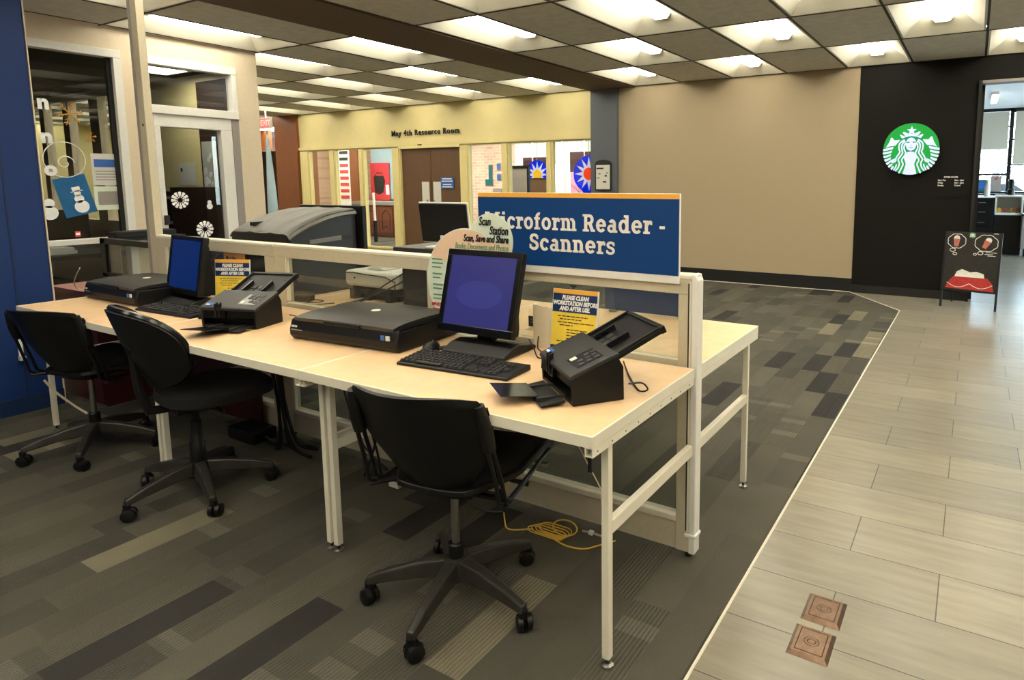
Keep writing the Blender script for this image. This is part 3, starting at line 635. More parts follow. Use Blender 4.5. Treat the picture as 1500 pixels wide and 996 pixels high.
for k in range(4): MB().lathe([(.03,0),(.04,.03),(.03,.08),(.0,.09)],c=(1.25+.1*k-1.33,.15,.06)).build('pastry','drinkred' if k%2 else 'gold',t)
t=thing('ice_bin','pale grey cabinet to right of cafe display case','cabinet',(1.9,12.6,0)); B(-.3,.5,0,.5,.14,.74).build('body','greytop',t,bevel=.01); B(-.3,.5,-.01,.5,.74,.78).build('top','black',t)
for sx_ in (-.25,.42): B(sx_,sx_+.05,.05,.1,0,.14).build('foot','black',t)
t=thing('syrup_bottle','pale bottle on left end of cafe counter','bottle',(1.03,13.1,1.09)); MB().lathe([(.05,0),(.05,.18),(.02,.24),(.02,.28)]).build('body','offwhite',t,smooth=True); MB().lathe([(.025,.28),(.025,.31)]).build('cap','white',t)
t=thing('coffee_grinder','black grinder standing on cafe counter','machine',(1.42,13.15,1.11)); MB().lathe([(.06,0),(.06,.1),(.04,.12),(.05,.25),(.03,.27)]).build('body','black',t,smooth=True); MB().lathe([(.055,.27),(.055,.3)]).build('lid','black_gloss',t)
t=thing('teal_box','blue green box standing in cafe window','box',(.97,15.7,1.14)); B(-.12,.12,-.1,.1,0,.26).build('carton','tealpaint',t); B(-.1,.1,-.104,-.1,.05,.2).build('label_patch','bluelabel',t)
t=thing('window_shelf','narrow ledge along cafe window','shelf',(1.5,15.6,0)); B(-1.25,2.0,-.1,.35,1.10,1.14).build('board','black',t); 
for x in (-1.1,.4,1.8): B(x,x+.05,.25,.3,0,1.10).build('post','black',t)
t=thing('grey_carton','grey box with red dot standing in cafe window','box',(1.22,15.7,1.14)); B(-.1,.1,-.1,.1,0,.34).build('carton','greytop',t); MB().lathe([(.03,-.104),(.03,-.1)],c=(0,0,.28),axis='y').build('dot','redposter',t)

# outdoors
st(B(-25,30,16.3,60,-.3,-.1).build('ground','outdoor')); 
st(B(-16,-4.2,11.2,16.2,-.3,-.1).build('ground','outdoor'))
def tree(x,y,h,sd,lb):
    t=thing('bare_tree',lb,'tree',(x,y,-.1)); r=random.Random(sd)
    MB().tube([(0,0,0),(r.uniform(-.1,.1),0,h*.4),(r.uniform(-.2,.2),0,h)],[.14,.09,.02],8).build('trunk','bark',t)
    b=MB()
    for k in range(60):
        z=h*(.12+.8*r.random()); a=r.uniform(0,2*PI); l=h*.34*(1.1-z/h)+.25
        p=Vector((0,0,z)); q=p+Vector((math.cos(a)*l*.5,math.sin(a)*l*.5,l*.35)); e=q+Vector((math.cos(a+r.uniform(-.6,.6))*l*.5,math.sin(a)*l*.5,l*.4))
        b.tube([p,q,e],[.03,.018,.006],4)
        for w in range(3):
            e2=q+Vector((r.uniform(-.5,.5),r.uniform(-.5,.5),r.uniform(.1,.6)))*l*.7; b.tube([q,e2],[.012,.004],3)
    b.build('branches','bark',t)
for k,(x,y,h,lb) in enumerate(((-1.2,24,5,'bare tree left in cafe window view'),(1.5,27,5,'bare tree middle in cafe window view'),(4.2,24,5,'bare tree right in cafe window view'),(-.5,33,6,'distant bare tree in cafe window view'),(-8,14.5,3.5,'bare tree outside the resource room window'))): tree(x,y,h,k,lb)
t=thing('parked_car','white car parked outside the cafe window','car',(1.1,21,-.1))
prof=[(-2.1,.35),(-2.15,.7),(-1.9,.9),(-1.2,.98),(-.6,1.42),(.7,1.44),(1.4,1.0),(2.1,.85),(2.2,.4),(1.9,.3),(-1.9,.3)]
MB().prism(prof,-.85,.85,'y').build('body','carpaint',t,bevel=.05); MB().prism([(-1.02,1.0),(-.55,1.36),(.02,1.38),(.02,1.0)],-.86,-.85,'y').build('side_window','ink',t); MB().prism([(.1,1.0),(.1,1.38),(.64,1.38),(1.2,1.0)],-.86,-.85,'y').build('side_window','ink',t)
for x in (-1.35,1.35):
    for y in (-.8,.8): MB().lathe([(.2,y-.1),(.33,y-.09),(.33,y+.09),(.2,y+.1)],c=(x,0,.33),axis='y',n=18).build('wheel','ink',t)

# ---------------------------------------------------------------- slab lettering for the large sign
SW=.20; SF=.13
def R_(x0,x1,y0,y1): return [(x0,y0),(x1,y0),(x1,y1),(x0,y1)]
def ring(cx,cy,rx,ry,a0,a1,w=SW,n=18):
    o=[(cx+rx*math.cos(rad(a0+(a1-a0)*k/n)),cy+ry*math.sin(rad(a0+(a1-a0)*k/n))) for k in range(n+1)]
    i=[(cx+(rx-w)*math.cos(rad(a0+(a1-a0)*k/n)),cy+(ry-w*.85)*math.sin(rad(a0+(a1-a0)*k/n))) for k in range(n,-1,-1)]
    return [[o[k],o[k+1],i[n-k-1],i[n-k]] for k in range(n)]
XH=.74
GL={
'M':(1.28,[R_(.13,.33,0,1),R_(.93,1.13,0,1),[(.13,1),(.38,1),(.72,.22),(.55,.22)],[(.90,1),(1.13,1),(.73,.22),(.55,.22)],R_(.02,.45,0,SF),R_(.81,1.25,0,SF),R_(.02,.36,1-SF,1),R_(.92,1.25,1-SF,1)]),
'i':(.44,[R_(.12,.32,0,XH),R_(.01,.2,XH-SF,XH),R_(.01,.43,0,SF),R_(.11,.33,.84,1.03)]),
'c':(.66,ring(.35,.37,.34,.385,42,318)+[R_(.5,.62,.48,.66)]),
'r':(.56,[R_(.1,.3,0,XH),R_(0,.2,XH-SF,XH),R_(0,.42,0,SF),R_(.44,.56,.5,.7)]+ring(.48,.34,.36,.41,88,150)),
'o':(.74,ring(.36,.37,.355,.385,0,360)),
'f':(.50,[R_(.11,.31,0,.8),R_(.0,.44,XH-.14,XH),R_(0,.44,0,SF)]+ring(.41,.74,.30,.30,80,180)),
'm':(1.16,[R_(.1,.3,0,XH),R_(0,.2,XH-SF,XH),R_(0,.39,0,SF),R_(.48,.68,0,.5),R_(.42,.76,0,SF),R_(.86,1.06,0,.5),R_(.79,1.15,0,SF)]+ring(.42,.44,.26,.315,0,120)+ring(.80,.44,.26,.315,0,120)),
'n':(.80,[R_(.1,.3,0,XH),R_(0,.2,XH-SF,XH),R_(0,.39,0,SF),R_(.50,.70,0,.46),R_(.43,.80,0,SF)]+ring(.42,.42,.28,.335,0,120)),
'R':(.88,[R_(.12,.33,0,1),R_(.01,.45,0,SF),R_(.01,.35,1-SF,1),R_(.3,.5,1-.17,1),R_(.3,.5,.40,.56),[(.42,.46),(.64,.46),(.80,.10),(.60,.0)],R_(.6,.88,0,SF)]+ring(.48,.70,.30,.30,-90,90)),
'e':(.70,ring(.35,.37,.345,.385,0,320)+[R_(.1,.66,.31,.44)]),
'a':(.68,[R_(.40,.59,.05,.5),R_(.42,.68,0,SF)]+ring(.34,.46,.255,.29,0,150)+ring(.28,.22,.27,.235,0,360,w=.17)),
'd':(.80,[R_(.48,.68,0,1),R_(.38,.6,1-SF,1),R_(.5,.79,0,SF)]+ring(.35,.37,.33,.385,0,360)),
'S':(.70,ring(.35,.73,.33,.28,30,270)+ring(.33,.29,.34,.30,-150,90)+[R_(.52,.64,.68,.9),R_(.0,.13,.1,.36)]),
's':(.58,ring(.29,.535,.27,.215,30,270,w=.16)+ring(.27,.215,.28,.225,-150,90,w=.16)+[R_(.43,.53,.5,.68),R_(.0,.11,.06,.25)]),
'-':(.40,[R_(.03,.36,.30,.46)]),' ':(.30,[])}
def slab(s,x0,x1,z,h,name,parent):
    adv=[GL[c][0]+.07 for c in s]; tot=sum(adv)-.07; k=(x1-x0)/tot; m=MB(); x=0; q=0
    for c,a in zip(s,adv):
        for p in GL[c][1]:
            q+=1; e=.0016+.00001*(q%7)
            m.prism([(x0+(x+u)*k,z+v*h) for u,v in p],-e,0,'y')
        x+=a
    return m.build(name,'signtext',parent)

# ---------------------------------------------------------------- desks
def make_desk(label,group):
    t=thing('work_desk',label,'desk',(0,0,0),0,group)
    B(-L+.006,-.006,.006,D-.004,H-.030,H).build('tabletop','wood',t)
    e=MB(); z0,z1=H-.033,H+.0006
    e.box(-L+.0008,-.0,-.0,.006,z0,z1); e.box(-.006,0,.006,D-.001,z0,z1); e.box(-L+.0008,-L+.006,.006,D-.001,z0,z1); e.box(-L+.006,-.006,D-.005,D-.001,z0,z1)
    e.build('edge_band','cream',t,bevel=.0015)
    for x in (-.0265,-L+.0015):
        lx=x-.0055 if x>-.1 else x+.0065
        r=MB(); zz=H-.033; x1=x+.025
        r.box(x,x1,.004,D-.004,zz-.003,zz); r.box(x,x1,.004,D-.004,zz-.026,zz-.023); r.box(x,x+.003,.004,D-.004,zz-.023,zz-.003); r.box(x1-.003,x1,.004,D-.004,zz-.023,zz-.003)
        r.build('top_rail','cream',t); 
        h=MB()
        for k in range(9): h.lathe([(.0028,x1-.0005),(.0028,x1+.0006)],c=(0,.03+k*.08,zz-.015),axis='x',n=8)
        h.build('screw_hole','ink',t)
        B(lx+.0005,lx+.023,.1245,D+.011,.405,.445).build('crossbar','cream',t,bevel=.002)
        for y in (.10,):
            g=B(lx,lx+.0235,y,y+.0245,.026,H-.0595).build('leg','cream',t,bevel=.0015)
            MB().lathe([(.006,.008),(.006,.027)],c=(lx+.012,y+.012,0),n=10).build('glide_stem','ink',g)
            MB().lathe([(.018,.0),(.0185,.006),(.010,.010)],c=(lx+.012,y+.012,0),n=20).build('glide','chrome',g)
    B(-L+.2,-.2,D-.05,D-.03,H-.07,H-.034).build('rear_rail','cream',t)
    return t
desk=make_desk('nearest desk, wood-topped, with the tablet scanner and leaning monitor','wood topped work desks')
names=['wood topped cream desk nearest the camera, front row right','wood topped cream desk in middle of front row with closed flatbed','wood topped cream desk at left end of front row by blue pillar']
names2=['wood topped rear desk behind big blue sign, bare top','wood topped rear desk holding white film scanner','wood topped rear desk holding the large grey hooded scanner']
for k in range(3):
    t=desk if k==0 else copy_tree(desk); t.location=(-k*L,0,0); t['label']=names[k]
for k in range(3):
    t=copy_tree(desk); t.location=(-(k+1)*L,2*D+GY,0); t.rotation_euler=(0,0,PI); t['label']=names2[k]
# brace wire and hook under the near corner
tag(MB().tube([(-.33,.30,.702),(-.13,.30,.40),(-.013,.114,.36)],.0022,6).build('brace_wire','whitecord'),'thin pale wire brace under nearest desk corner','wire')
t=thing('cable_hook','black hook hanging under the nearest desk corner','hook',(-.022,.03,.677)); B(-.006,.006,-.008,.008,-.05,-.0).build('strap','black',t); MB().lathe([(.004,-.006),(.004,.006)],c=(0,0,-.05),axis='y').build('pin','chrome',t)

# ---------------------------------------------------------------- divider
Y0,Y1=.7252,.7712
t=thing('desk_divider','long cream framed divider with smoked glass between desk rows','divider',(0,Y0,0))
ts=t
T1=1.073
for k in range(3):
    xr=-k*L; xl=-(k+1)*L
    pr=.072 if k==0 else .088
    f=MB(); f.box(xl+.001,xl+.088,Y0,Y1,.025,1.0); f.box(xr-pr,xr-.001 if k else -.004,Y0,Y1,.025,1.0)
    f.box(xl+.001,xr-.001 if k else -.004,Y0,Y1,1.0,1.055); f.box(xl+.088,xr-pr,Y0,Y1,.700,.757)
    f.build('frame','beige',t,world=True,bevel=.002)
    p=B(xl+.088,xr-pr,Y0+.006,Y1-.006,.025,.135).build('kick_panel','beige',t,world=True)
    B(xl+.088,xr-pr,Y0-.002,Y1+.002,.135,.158).build('ledge','cream',t,world=True,bevel=.003)
    B(xl+.088,xr-pr,Y0+.02,Y0+.025,.757,1.0).build('upper_glass','tint',t,world=True)
    B(xl+.088,xr-pr,Y0+.02,Y0+.025,.158,.700).build('lower_glass','tint',t,world=True)
    rv=MB(); rv.box(xl+.088,xl+.10,Y0+.004,Y0+.02,.765,1.0); rv.box(xl+.088,xl+.10,Y0+.004,Y0+.02,.158,.70); rv.build('reveal','cream',t,world=True)
    xe=xr-.0015 if k else -.001
    MB().prism([(Y0-.002,1.055),(Y0-.002,1.068),(Y0+.004,1.073),(Y1-.004,1.073),(Y1+.002,1.068),(Y1+.002,1.055)],xl+.0015,xe,'x').build('top_cap','cream',t,world=True,bevel=.002)
# white end cap with rounded top, and slot strip
pts=[(0.004,.1),(0.004,1.045)]
ec=MB(); ec.prism([(-.020,.022),(.0045,.022),(.0045,1.052),(-.001,1.066),(-.012,1.074),(-.020,1.074)],Y0-.003,Y1+.003,'y'); ec.build('end_cap','white',t,world=True,bevel=.004)
B(-.034,-.029,Y0-.0012,Y0,.11,1.04).build('slot','ink',t,world=True); B(-.028,-.0205,Y0-.003,Y0,.10,1.045).build('slot_strip','cream',t,world=True)
B(-.036,.010,Y0-.006,Y1+.004,.085,.10).build('foot_clip','white',t,world=True,bevel=.004)
for k in range(3):
    for xx in (-k*L-.03,-(k+1)*L+.05): MB().lathe([(.012,.0),(.012,.025)],c=(xx,Y0+.023,0),n=10).build('foot','ink',t,world=True)
# power pole
t=thing('power_pole','cream square pole rising from divider end to ceiling','pole',(-3.72,Y0+.02,0))
B(-3.765,-3.668,Y0+.0,Y1,0,HC-.001).build('shaft','beige',t,world=True,bevel=.003); B(-3.764,-3.735,Y0-.0035,Y0,0.01,HC-.002).build('cover_strip','brown' if False else 'greytop',t,world=True)
MB().lathe([(.009,Y0-.0015),(.009,Y0+.001)],c=(-3.70,0,1.76),axis='y',n=12).build('knockout_hole','ink',t,world=True)

# big blue sign
t=thing('hanging_sign','large blue sign reading Microform Reader - Scanners on divider','sign',(-.5235,Y0-.012,1.037))
B(-.984,-.064,.7125,.7225,1.037,1.357).build('board','white',t,world=True,bevel=.001)
B(-.982,-.067,.7113,.7125,1.066,1.338).build('blue_face','signblue',t,world=True)
B(-.982,-.067,.7113,.7125,1.338,1.3555).build('gold_stripe','gold',t,world=True)
s1=slab('Microform Reader -',-.945+.5235,-.118+.5235,1.211-1.037,.066,'lettering',t); s2=slab('Scanners',-.716+.5235,-.322+.5235,1.128-1.037,.066,'lettering',t)
for s_ in (s1,s2): s_.location.y=.7113-(Y0-.012)
for x in (-.95,-.10):
    B(x-.01,x+.01,.7225,.7232,1.037,1.12).build('bracket','chrome',t,world=True)

# scan station standee
t=thing('scan_station_sign','round pale cardboard Scan Station sign behind black monitor','sign',(-1.048,.7045,.7157)); t.scale=(1.032,1,1.032)
def circ(cx,cz,r,n=48): return [(cx+r*math.cos(2*PI*k/n),cz+r*math.sin(2*PI*k/n)) for k in range(n)]
o_=(-.99,.64,H)
MB().prism(circ(-.002,.246,.2245),0,.004,'y').build('large_disc','mint',t); MB().prism(circ(.13,.425,.113),.0004,.0043,'y').build('small_disc','mint',t)
pz=[(-.002+.222*math.cos(a),.246+.222*math.sin(a)) for a in [rad(50+k*6) for k in range(18)]]+[(-.16,.33),(.13,.345),(.23,.36),(.23,.415),(.16,.42)]
MB().prism(pz,-.0012,-.0002,'y').build('peach_band','peach',t)
MB().tube([(-.002+.2245*math.cos(a),.002,.246+.2245*math.sin(a)) for a in [2*PI*k/60 for k in range(60)]],.0022,5,closed=True).build('rim','white',t)
def T(x,z): return frame((x,-.0022,z),(1,0,0),(0,0,1))
text('Scan',.047,'lettering','ink',t,T(.072,.489),bold=.0012,shear=.25,sx=.72); text('Station',.047,'lettering','ink',t,T(.222,.453),bold=.0012,shear=.25,sx=.72,align='RIGHT')
text('Scan, Save and Share',.040,'lettering','ink',t,T(.222,.420),bold=.0014,shear=.25,sx=.70,align='RIGHT'); text('Books, Documents and Photos',.034,'lettering','greenink',t,T(.222,.388),bold=.0004,shear=.25,sx=.66,align='RIGHT')
for k,(z,w) in enumerate(((.335,.06),(.318,.062),(.30,.05),(.272,.055),(.255,.045),(.225,.06),(.208,.05),(.18,.055),(.163,.045))): B(-.195+.0*k,-.195+w,-.0022,-.0008,z-.003,z+.003).build('text_line','greenink',t)
text('IMPORTANT',.018,'lettering','redink',t,T(-.205,.132),bold=.001,shear=.2,sx=.8)
for z in (.118,.107,.096): B(-.20,-.145,-.0022,-.0008,z-.002,z+.002).build('text_line','redink',t)
B(-.185,-.145,-.0022,-.0008,.066,.08).build('small_logo','greytop',t); B(-.17,-.14,-.0022,-.0008,.035,.056).build('small_logo','tealpaint',t)
B(-.06,.06,-.03,-.001,.0208,.025).build('base','white',t)

# ---------------------------------------------------------------- office chairs
def casters(t,R,angs,arm_mat):
    for a in angs:
        c,s=math.cos(a),math.sin(a)
        z=[.125,.118,.098,.078]; r=[.035,R*.4,R*.75,R]
        m=MB(); rings=[]
        for k in range(4):
            w=[.030,.026,.021,.017][k]; h=[.030,.026,.020,.014][k]
            cx,cy=c*r[k],s*r[k]
            rings.append([(cx-s*w,cy+c*w,z[k]-h),(cx-s*w*.7,cy+c*w*.7,z[k]+h),(cx+s*w*.7,cy-c*w*.7,z[k]+h),(cx+s*w,cy-c*w,z[k]-h)])
        vs=[q for g in rings for q in g]; fs=[(0,1,2,3),(15,14,13,12)]
        for k in range(3):
            for j in range(4): fs.append((k*4+j,k*4+(j+1)%4,(k+1)*4+(j+1)%4,(k+1)*4+j))
        m.add(vs,fs); leg=m.build('leg',arm_mat,t,bevel=.006)
        MB().lathe([(.014,.05),(.014,.072)],c=(c*(R-.006),s*(R-.006),0),n=12).build('caster_stem','black',leg)
        th=a+.9; dx,dy=math.cos(th),math.sin(th); ox,oy=c*R-.012*dy,s*R+.012*dx
        w=MB(); M=Matrix.Translation((ox,oy,.0275))@Matrix.Rotation(th,4,'Z')
        w.lathe([(.018,-.026),(.0265,-.022),(.0275,-.006),(.018,-.004)],axis='x',n=20); w.lathe([(.018,.004),(.0275,.006),(.0265,.022),(.018,.026)],axis='x',n=20); w.lathe([(.012,-.006),(.012,.006)],axis='x',n=10)
        w.move(M); w.build('caster_wheel','black',leg,smooth=True)
        hd=MB(); hd.lathe([(.024,-.003),(.03,.0),(.024,.003)],axis='x',n=16); hd.box(-.004,.004,-.01,.01,.0,.038); hd.move(M); hd.build('caster_hood','black',leg)
def shell_chair(label,angs,yaw,loc,base='base_grey',seatz=.455,topz=.775):
    t=thing('office_chair',label,'chair',loc,0,'black office chairs at the desks')
    t.rotation_euler=(0,0,yaw)
    casters(t,.30,[a-yaw for a in angs],base)
    MB().lathe([(.05,.085),(.052,.115),(.042,.150),(.034,.155)],n=24).build('hub',base,t,smooth=True)
    MB().lathe([(.026,.15),(.026,.20),(.022,.205)],n=20).build('column_sleeve','black',t,smooth=True)
    MB().lathe([(.0135,.20),(.0135,seatz-.04)],n=18).build('gas_lift','chrome',t,smooth=True)
    B(-.085,.085,-.08,.12,seatz-.05,seatz-.022).build('mechanism','black',t,bevel=.006)
    MB().tube([(.05,.05,seatz-.035),(.16,.07,seatz-.037),(.235,.08,seatz-.045)],[.006,.006,.010],8).build('adjust_lever','black',t,smooth=True)
    def hw(v): return .12+.105*min(1,v/.40)**.75
    def seat(u,v):
        x=(2*u-1)*hw(v); y=-.13+v*.44
        z=seatz+.11*y+.010*abs(2*u-1)**2.5*1.0 - (.028*max(0,(v-.75)/.25)**2)+ .012*(1-v)**3
        return (x,y,z)
    MB().grid(seat,14,14,th=.020).build('seat_pan','black',t,smooth=True,bevel=.004)
    def cush(u,v):
        x=(2*u-1)*hw(v)*.93; y=-.105+v*.405; e=min(1,8*min(u,1-u))*min(1,8*min(v,1-v))
        return (x,y,seatz+.11*y+.004+.024*e**.5+.010*abs(2*u-1)**2.5-(.028*max(0,(v-.75)/.25)**2))
    MB().grid(cush,18,18,th=.014).build('seat','fabric',t,smooth=True)
    def back(u,v):
        a=2*u-1
        k=min(1,v/.66); w=.115+.125*(k*k*(3-2*k))
        if v>.9: w-=.022*((v-.9)/.1)**2.2
        x=a*w
        y=-.135-.165*v**1.15+.10*(a*a)*min(1,.25+v)+.035*(1-v)**4
        z=seatz-.045+(topz-seatz+.045)*v-.016*abs(a)**4*(v>.9)
        return (x,y,z)
    MB().grid(back,24,24,th=.010).build('backrest','black',t,smooth=True)
    for sx in (-1,1):
        for q in (0,1):
            yb=.035*q
            MB().tube([(sx*.222,.27-.02*q,seatz-.004),(sx*.232,.02+yb,seatz-.028),(sx*.238,-.09+yb,seatz-.034),(sx*.239,-.125+yb,seatz-.012),(sx*.238,-.138+yb*.9,seatz+.05),(sx*.232,-.18+yb*.7,topz-.15)],.0068,8).build('side_rod','black',t,smooth=True)
        MB().tube([(sx*.232,-.160,topz-.175),(sx*.231,-.175,topz-.12),(sx*.222,-.198,topz-.03)],[.020,.023,.016],10).build('rod_sleeve','black',t,smooth=True)
        MB().tube([(sx*.17,.0,seatz-.045),(sx*.236,-.09,seatz-.036),(sx*.252,-.11,seatz-.036)],.010,8).build('side_bracket','black',t,smooth=True)
    B(-.235,.235,.22,.24,seatz-.048,seatz-.038).build('front_bar','chrome',t); B(-.235,.235,-.05,-.03,seatz-.05,seatz-.04).build('rear_bar','black',t)
    return t
def round_chair(label,angs,yaw,loc,seatz=.47):
    t=thing('office_chair',label,'chair',loc,0,'black office chairs at the desks'); t.rotation_euler=(0,0,yaw)
    casters(t,.30,[a-yaw for a in angs],'base_grey')
    MB().lathe([(.05,.085),(.052,.115),(.042,.150),(.034,.155)],n=24).build('hub','black',t,smooth=True)
    MB().lathe([(.034,.15),(.032,.24),(.026,.25),(.024,.34),(.018,.345),(.018,seatz-.06)],n=20).build('gas_lift','black',t,smooth=True)
    B(-.1,.1,-.1,.12,seatz-.065,seatz-.035).build('mechanism','black',t,bevel=.008)
    def sup(r,a,n=3.0): c,s=math.cos(a),math.sin(a); return r*abs(c)**(2/n)*(1 if c>0 else -1),r*abs(s)**(2/n)*(1 if s>0 else -1)
    m=MB(); prof=[(.2,-.03),(.99,-.02),(1.0,.0),(.97,.022),(.6,.030),(.05,.026)]; n=36; vs=[];fs=[]
    for r,h in prof:
        for k in range(n):
            x,y=sup(r,2*PI*k/n,2.7); vs.append((x*.235,y*.225+.09,seatz+h-.02*max(0,y-.6)))
    for i in range(len(prof)-1):
        for k in range(n): fs.append((i*n+k,i*n+(k+1)%n,(i+1)*n+(k+1)%n,(i+1)*n+k))
    fs+=[tuple(range(n))[::-1],tuple((len(prof)-1)*n+k for k in range(n))]
    m.add(vs,fs); m.build('seat','fabric',t,smooth=True)
    def back(u,v):
        a=2*PI*u; x,zz=sup(1,a,2.5); r=v**.8 if v>0 else 0
        x*=r; zz*=r; W=.225*(1-.10*(-zz if zz<0 else 0))
        return (x*W*(1+.06*zz), -.20-.065*zz+.13*x*x-.012*(1-r), seatz+.245+zz*.175)
    MB().grid(back,40,10,th=.022).build('backrest','black',t,smooth=True)
    MB().tube([back(k/40,1.0) for k in range(40)],.013,6,closed=True).build('backrest_rim','black_gloss',t,smooth=True)
    MB().tube([(0,-.05,seatz-.05),(0,-.17,seatz-.04),(0,-.20,seatz+.06),(0,-.215,seatz+.24)],[.02,.022,.018,.014],8).build('back_bracket','black',t,smooth=True)
    MB().tube([(.05,.05,seatz-.05),(.2,.05,seatz-.06)],[.006,.010],8).build('adjust_lever','black',t)
    return t
shell_chair('nearest black shell-back swivel chair with chrome post in front of keyboard',[rad(q) for q in (213,285.5,356,71.5,142.5)],rad(10),(-.610,.125,0),topz=.80)
round_chair('black swivel chair with rounded backrest at middle desk',[rad(q) for q in (269,341,53,125,197)],rad(-10),(-2.15,.11,0))
shell_chair('black shell-back swivel chair at left desk beside blue pillar',[rad(q) for q in (252.6,324.6,36.6,108.6,180.6)],rad(15),(-3.12,.10,0),topz=.80)

# ---------------------------------------------------------------- sheet-fed scanners
def adf(label,loc,ang):
    t=thing('document_scanner',label,'scanner',loc,ang,'sheet fed document scanners')
    W=-.30
    prof=[(.004,.0),(0,.088),(.150,.140),(.170,.103),(.172,.0)]
    s=MB(); s.prism(prof,-.014,0,'x'); s.prism(prof,W,W+.014,'x'); s.prism([(.055,.0),(.055,.040),(.010,.046),(.008,.085),(.15,.135),(.168,.103),(.17,.0)],W+.014,-.014,'x'); s.prism([(.004,0),(.004,.012),(.05,.012),(.05,0)],W+.014,-.014,'x')
    s.build('body','black',t,bevel=.003)
    lid=MB(); lid.prism([(-.004,.080),(-.004,.092),(.006,.0975),(.150,.1495),(.158,.144),(.150,.138)],W-.001,.001,'x'); ld=lid.build('lid','adf_top',t,bevel=.003)
    MB().prism([(-.003,.078),(-.006,.045),(.006,.040),(.008,.078)],W+.02,W+.14,'x').build('front_flap','black_gloss',t)
    def onlid(x,y0,y1,x2,m,name,e=.0012):
        f=lambda y:.0975+(y-.006)*(.052/.144)
        MB().prism([(y0,f(y0)),(y0,f(y0)+e),(y1,f(y1)+e),(y1,f(y1))],x,x2,'x').build(name,m,ld)
    onlid(-.125,.03,.115,-.03,'black_gloss','control_panel')
    for (x,y) in ((-.045,.05),(-.045,.075),(-.045,.10),(-.07,.055),(-.07,.08),(-.07,.1),(-.095,.085),(-.095,.105)): onlid(x-.009,y-.008,y+.008,x+.009,'dgrey','button',.003)
    onlid(-.118,.036,.056,-.098,'offwhite','oval_button',.003)
    onlid(-.285,.012,.032,-.245,'bluelabel','blue_sticker',.0018); onlid(-.283,.014,.021,-.262,'white_print','sticker_mark',.0024)
    for x in (-.215,-.195): MB().prism([(-.008,.05),(-.008,.112),(.008,.118),(.008,.05)],x,x+.008,'x').build('prong','black',t)
    # feeder chute
    u=Vector((0,.180,.082)).normalized()
    c=MB(); a0=(.150,.115); 
    def pr(d0,d1,h0,h1): 
        n=(-u.z,u.y); return [(a0[0]+u.y*d0+n[0]*h0,a0[1]+u.z*d0+n[1]*h0),(a0[0]+u.y*d1+n[0]*h0,a0[1]+u.z*d1+n[1]*h0),(a0[0]+u.y*d1+n[0]*h1,a0[1]+u.z*d1+n[1]*h1),(a0[0]+u.y*d0+n[0]*h1,a0[1]+u.z*d0+n[1]*h1)]
    c.prism(pr(.0,.190,0,.016),-.275,-.02,'x'); c.prism(pr(.0,.190,.016,.026),-.275,-.268,'x'); c.prism(pr(.0,.190,.016,.024),-.030,-.02,'x'); c.prism(pr(.178,.194,-.002,.022),-.278,-.017,'x')
    ch=c.build('feeder_chute','black',t,bevel=.002)
    for x in (-.205,-.095): MB().prism(pr(.02,.10,.016,.034),x-.004,x+.004,'x').build('paper_guide','black_gloss',ch)
    for k in range(3):
        for q in range(2): MB().prism(pr(.02+.03*q,.043+.03*q,.016,.020),-.185+.033*k,-.158+.033*k,'x').build('rib_pad','dgrey',ch)
    for x in (-.25,-.05): MB().prism(pr(.13,.137,.016,.0175),x-.004,x+.004,'x').build('dimple','ink',ch)
    B(-.20,-.10,.10,.101,.05,.06).build('vent','ink',t)
    # output tray
    tr=MB(); tr.prism([(-.015,.012),(-.09,.006),(-.09,.011),(-.015,.020)],-.225,-.015,'x'); r1=tr.build('output_tray','black',t,bevel=.0015)
    tr=MB(); tr.prism([(-.075,.016),(-.195,.034),(-.196,.037),(-.075,.021)],-.215,-.075,'x'); tr.build('tray_extension','black_gloss',r1,bevel=.0015)
    MB().prism([(-.11,.0205),(-.15,.0285),(-.15,.030),(-.11,.024)],-.17,-.12,'x').build('tray_slot','ink',r1)
    for x in (-.18,-.06): B(x-.006,x+.006,-.088,.0,.0125,.022).build('tray_rib','dgrey',r1)
    return t
adf('black sheet-fed scanner with open feeder chute on nearest desk',(-.169,.163,H+.0008),math.atan2(-.6057,.7957))
adf('black sheet-fed scanner with open feeder chute on middle desk',(-1.955,.305,H+.0008),math.atan2(.294,.956))
for nm,pts,lb in (('scanner_cable',[(-.055,.31,H+.05),(-.03,.35,H+.045),(-.02,.37,H+.02),(-.06,.39,H+.004),(-.15,.50,H+.004),(-.26,.66,H+.004)],'short black cable behind near sheet-fed scanner'),
    ('scanner_cable',[(-2.0,.50,H+.03),(-1.96,.52,H+.02),(-1.93,.54,H+.004),(-1.86,.66,H+.004)],'short black cable behind middle sheet-fed scanner')):
    tag(MB().tube(cr(pts),.0028,6).build(nm,'cord',smooth=True),lb,'cable')

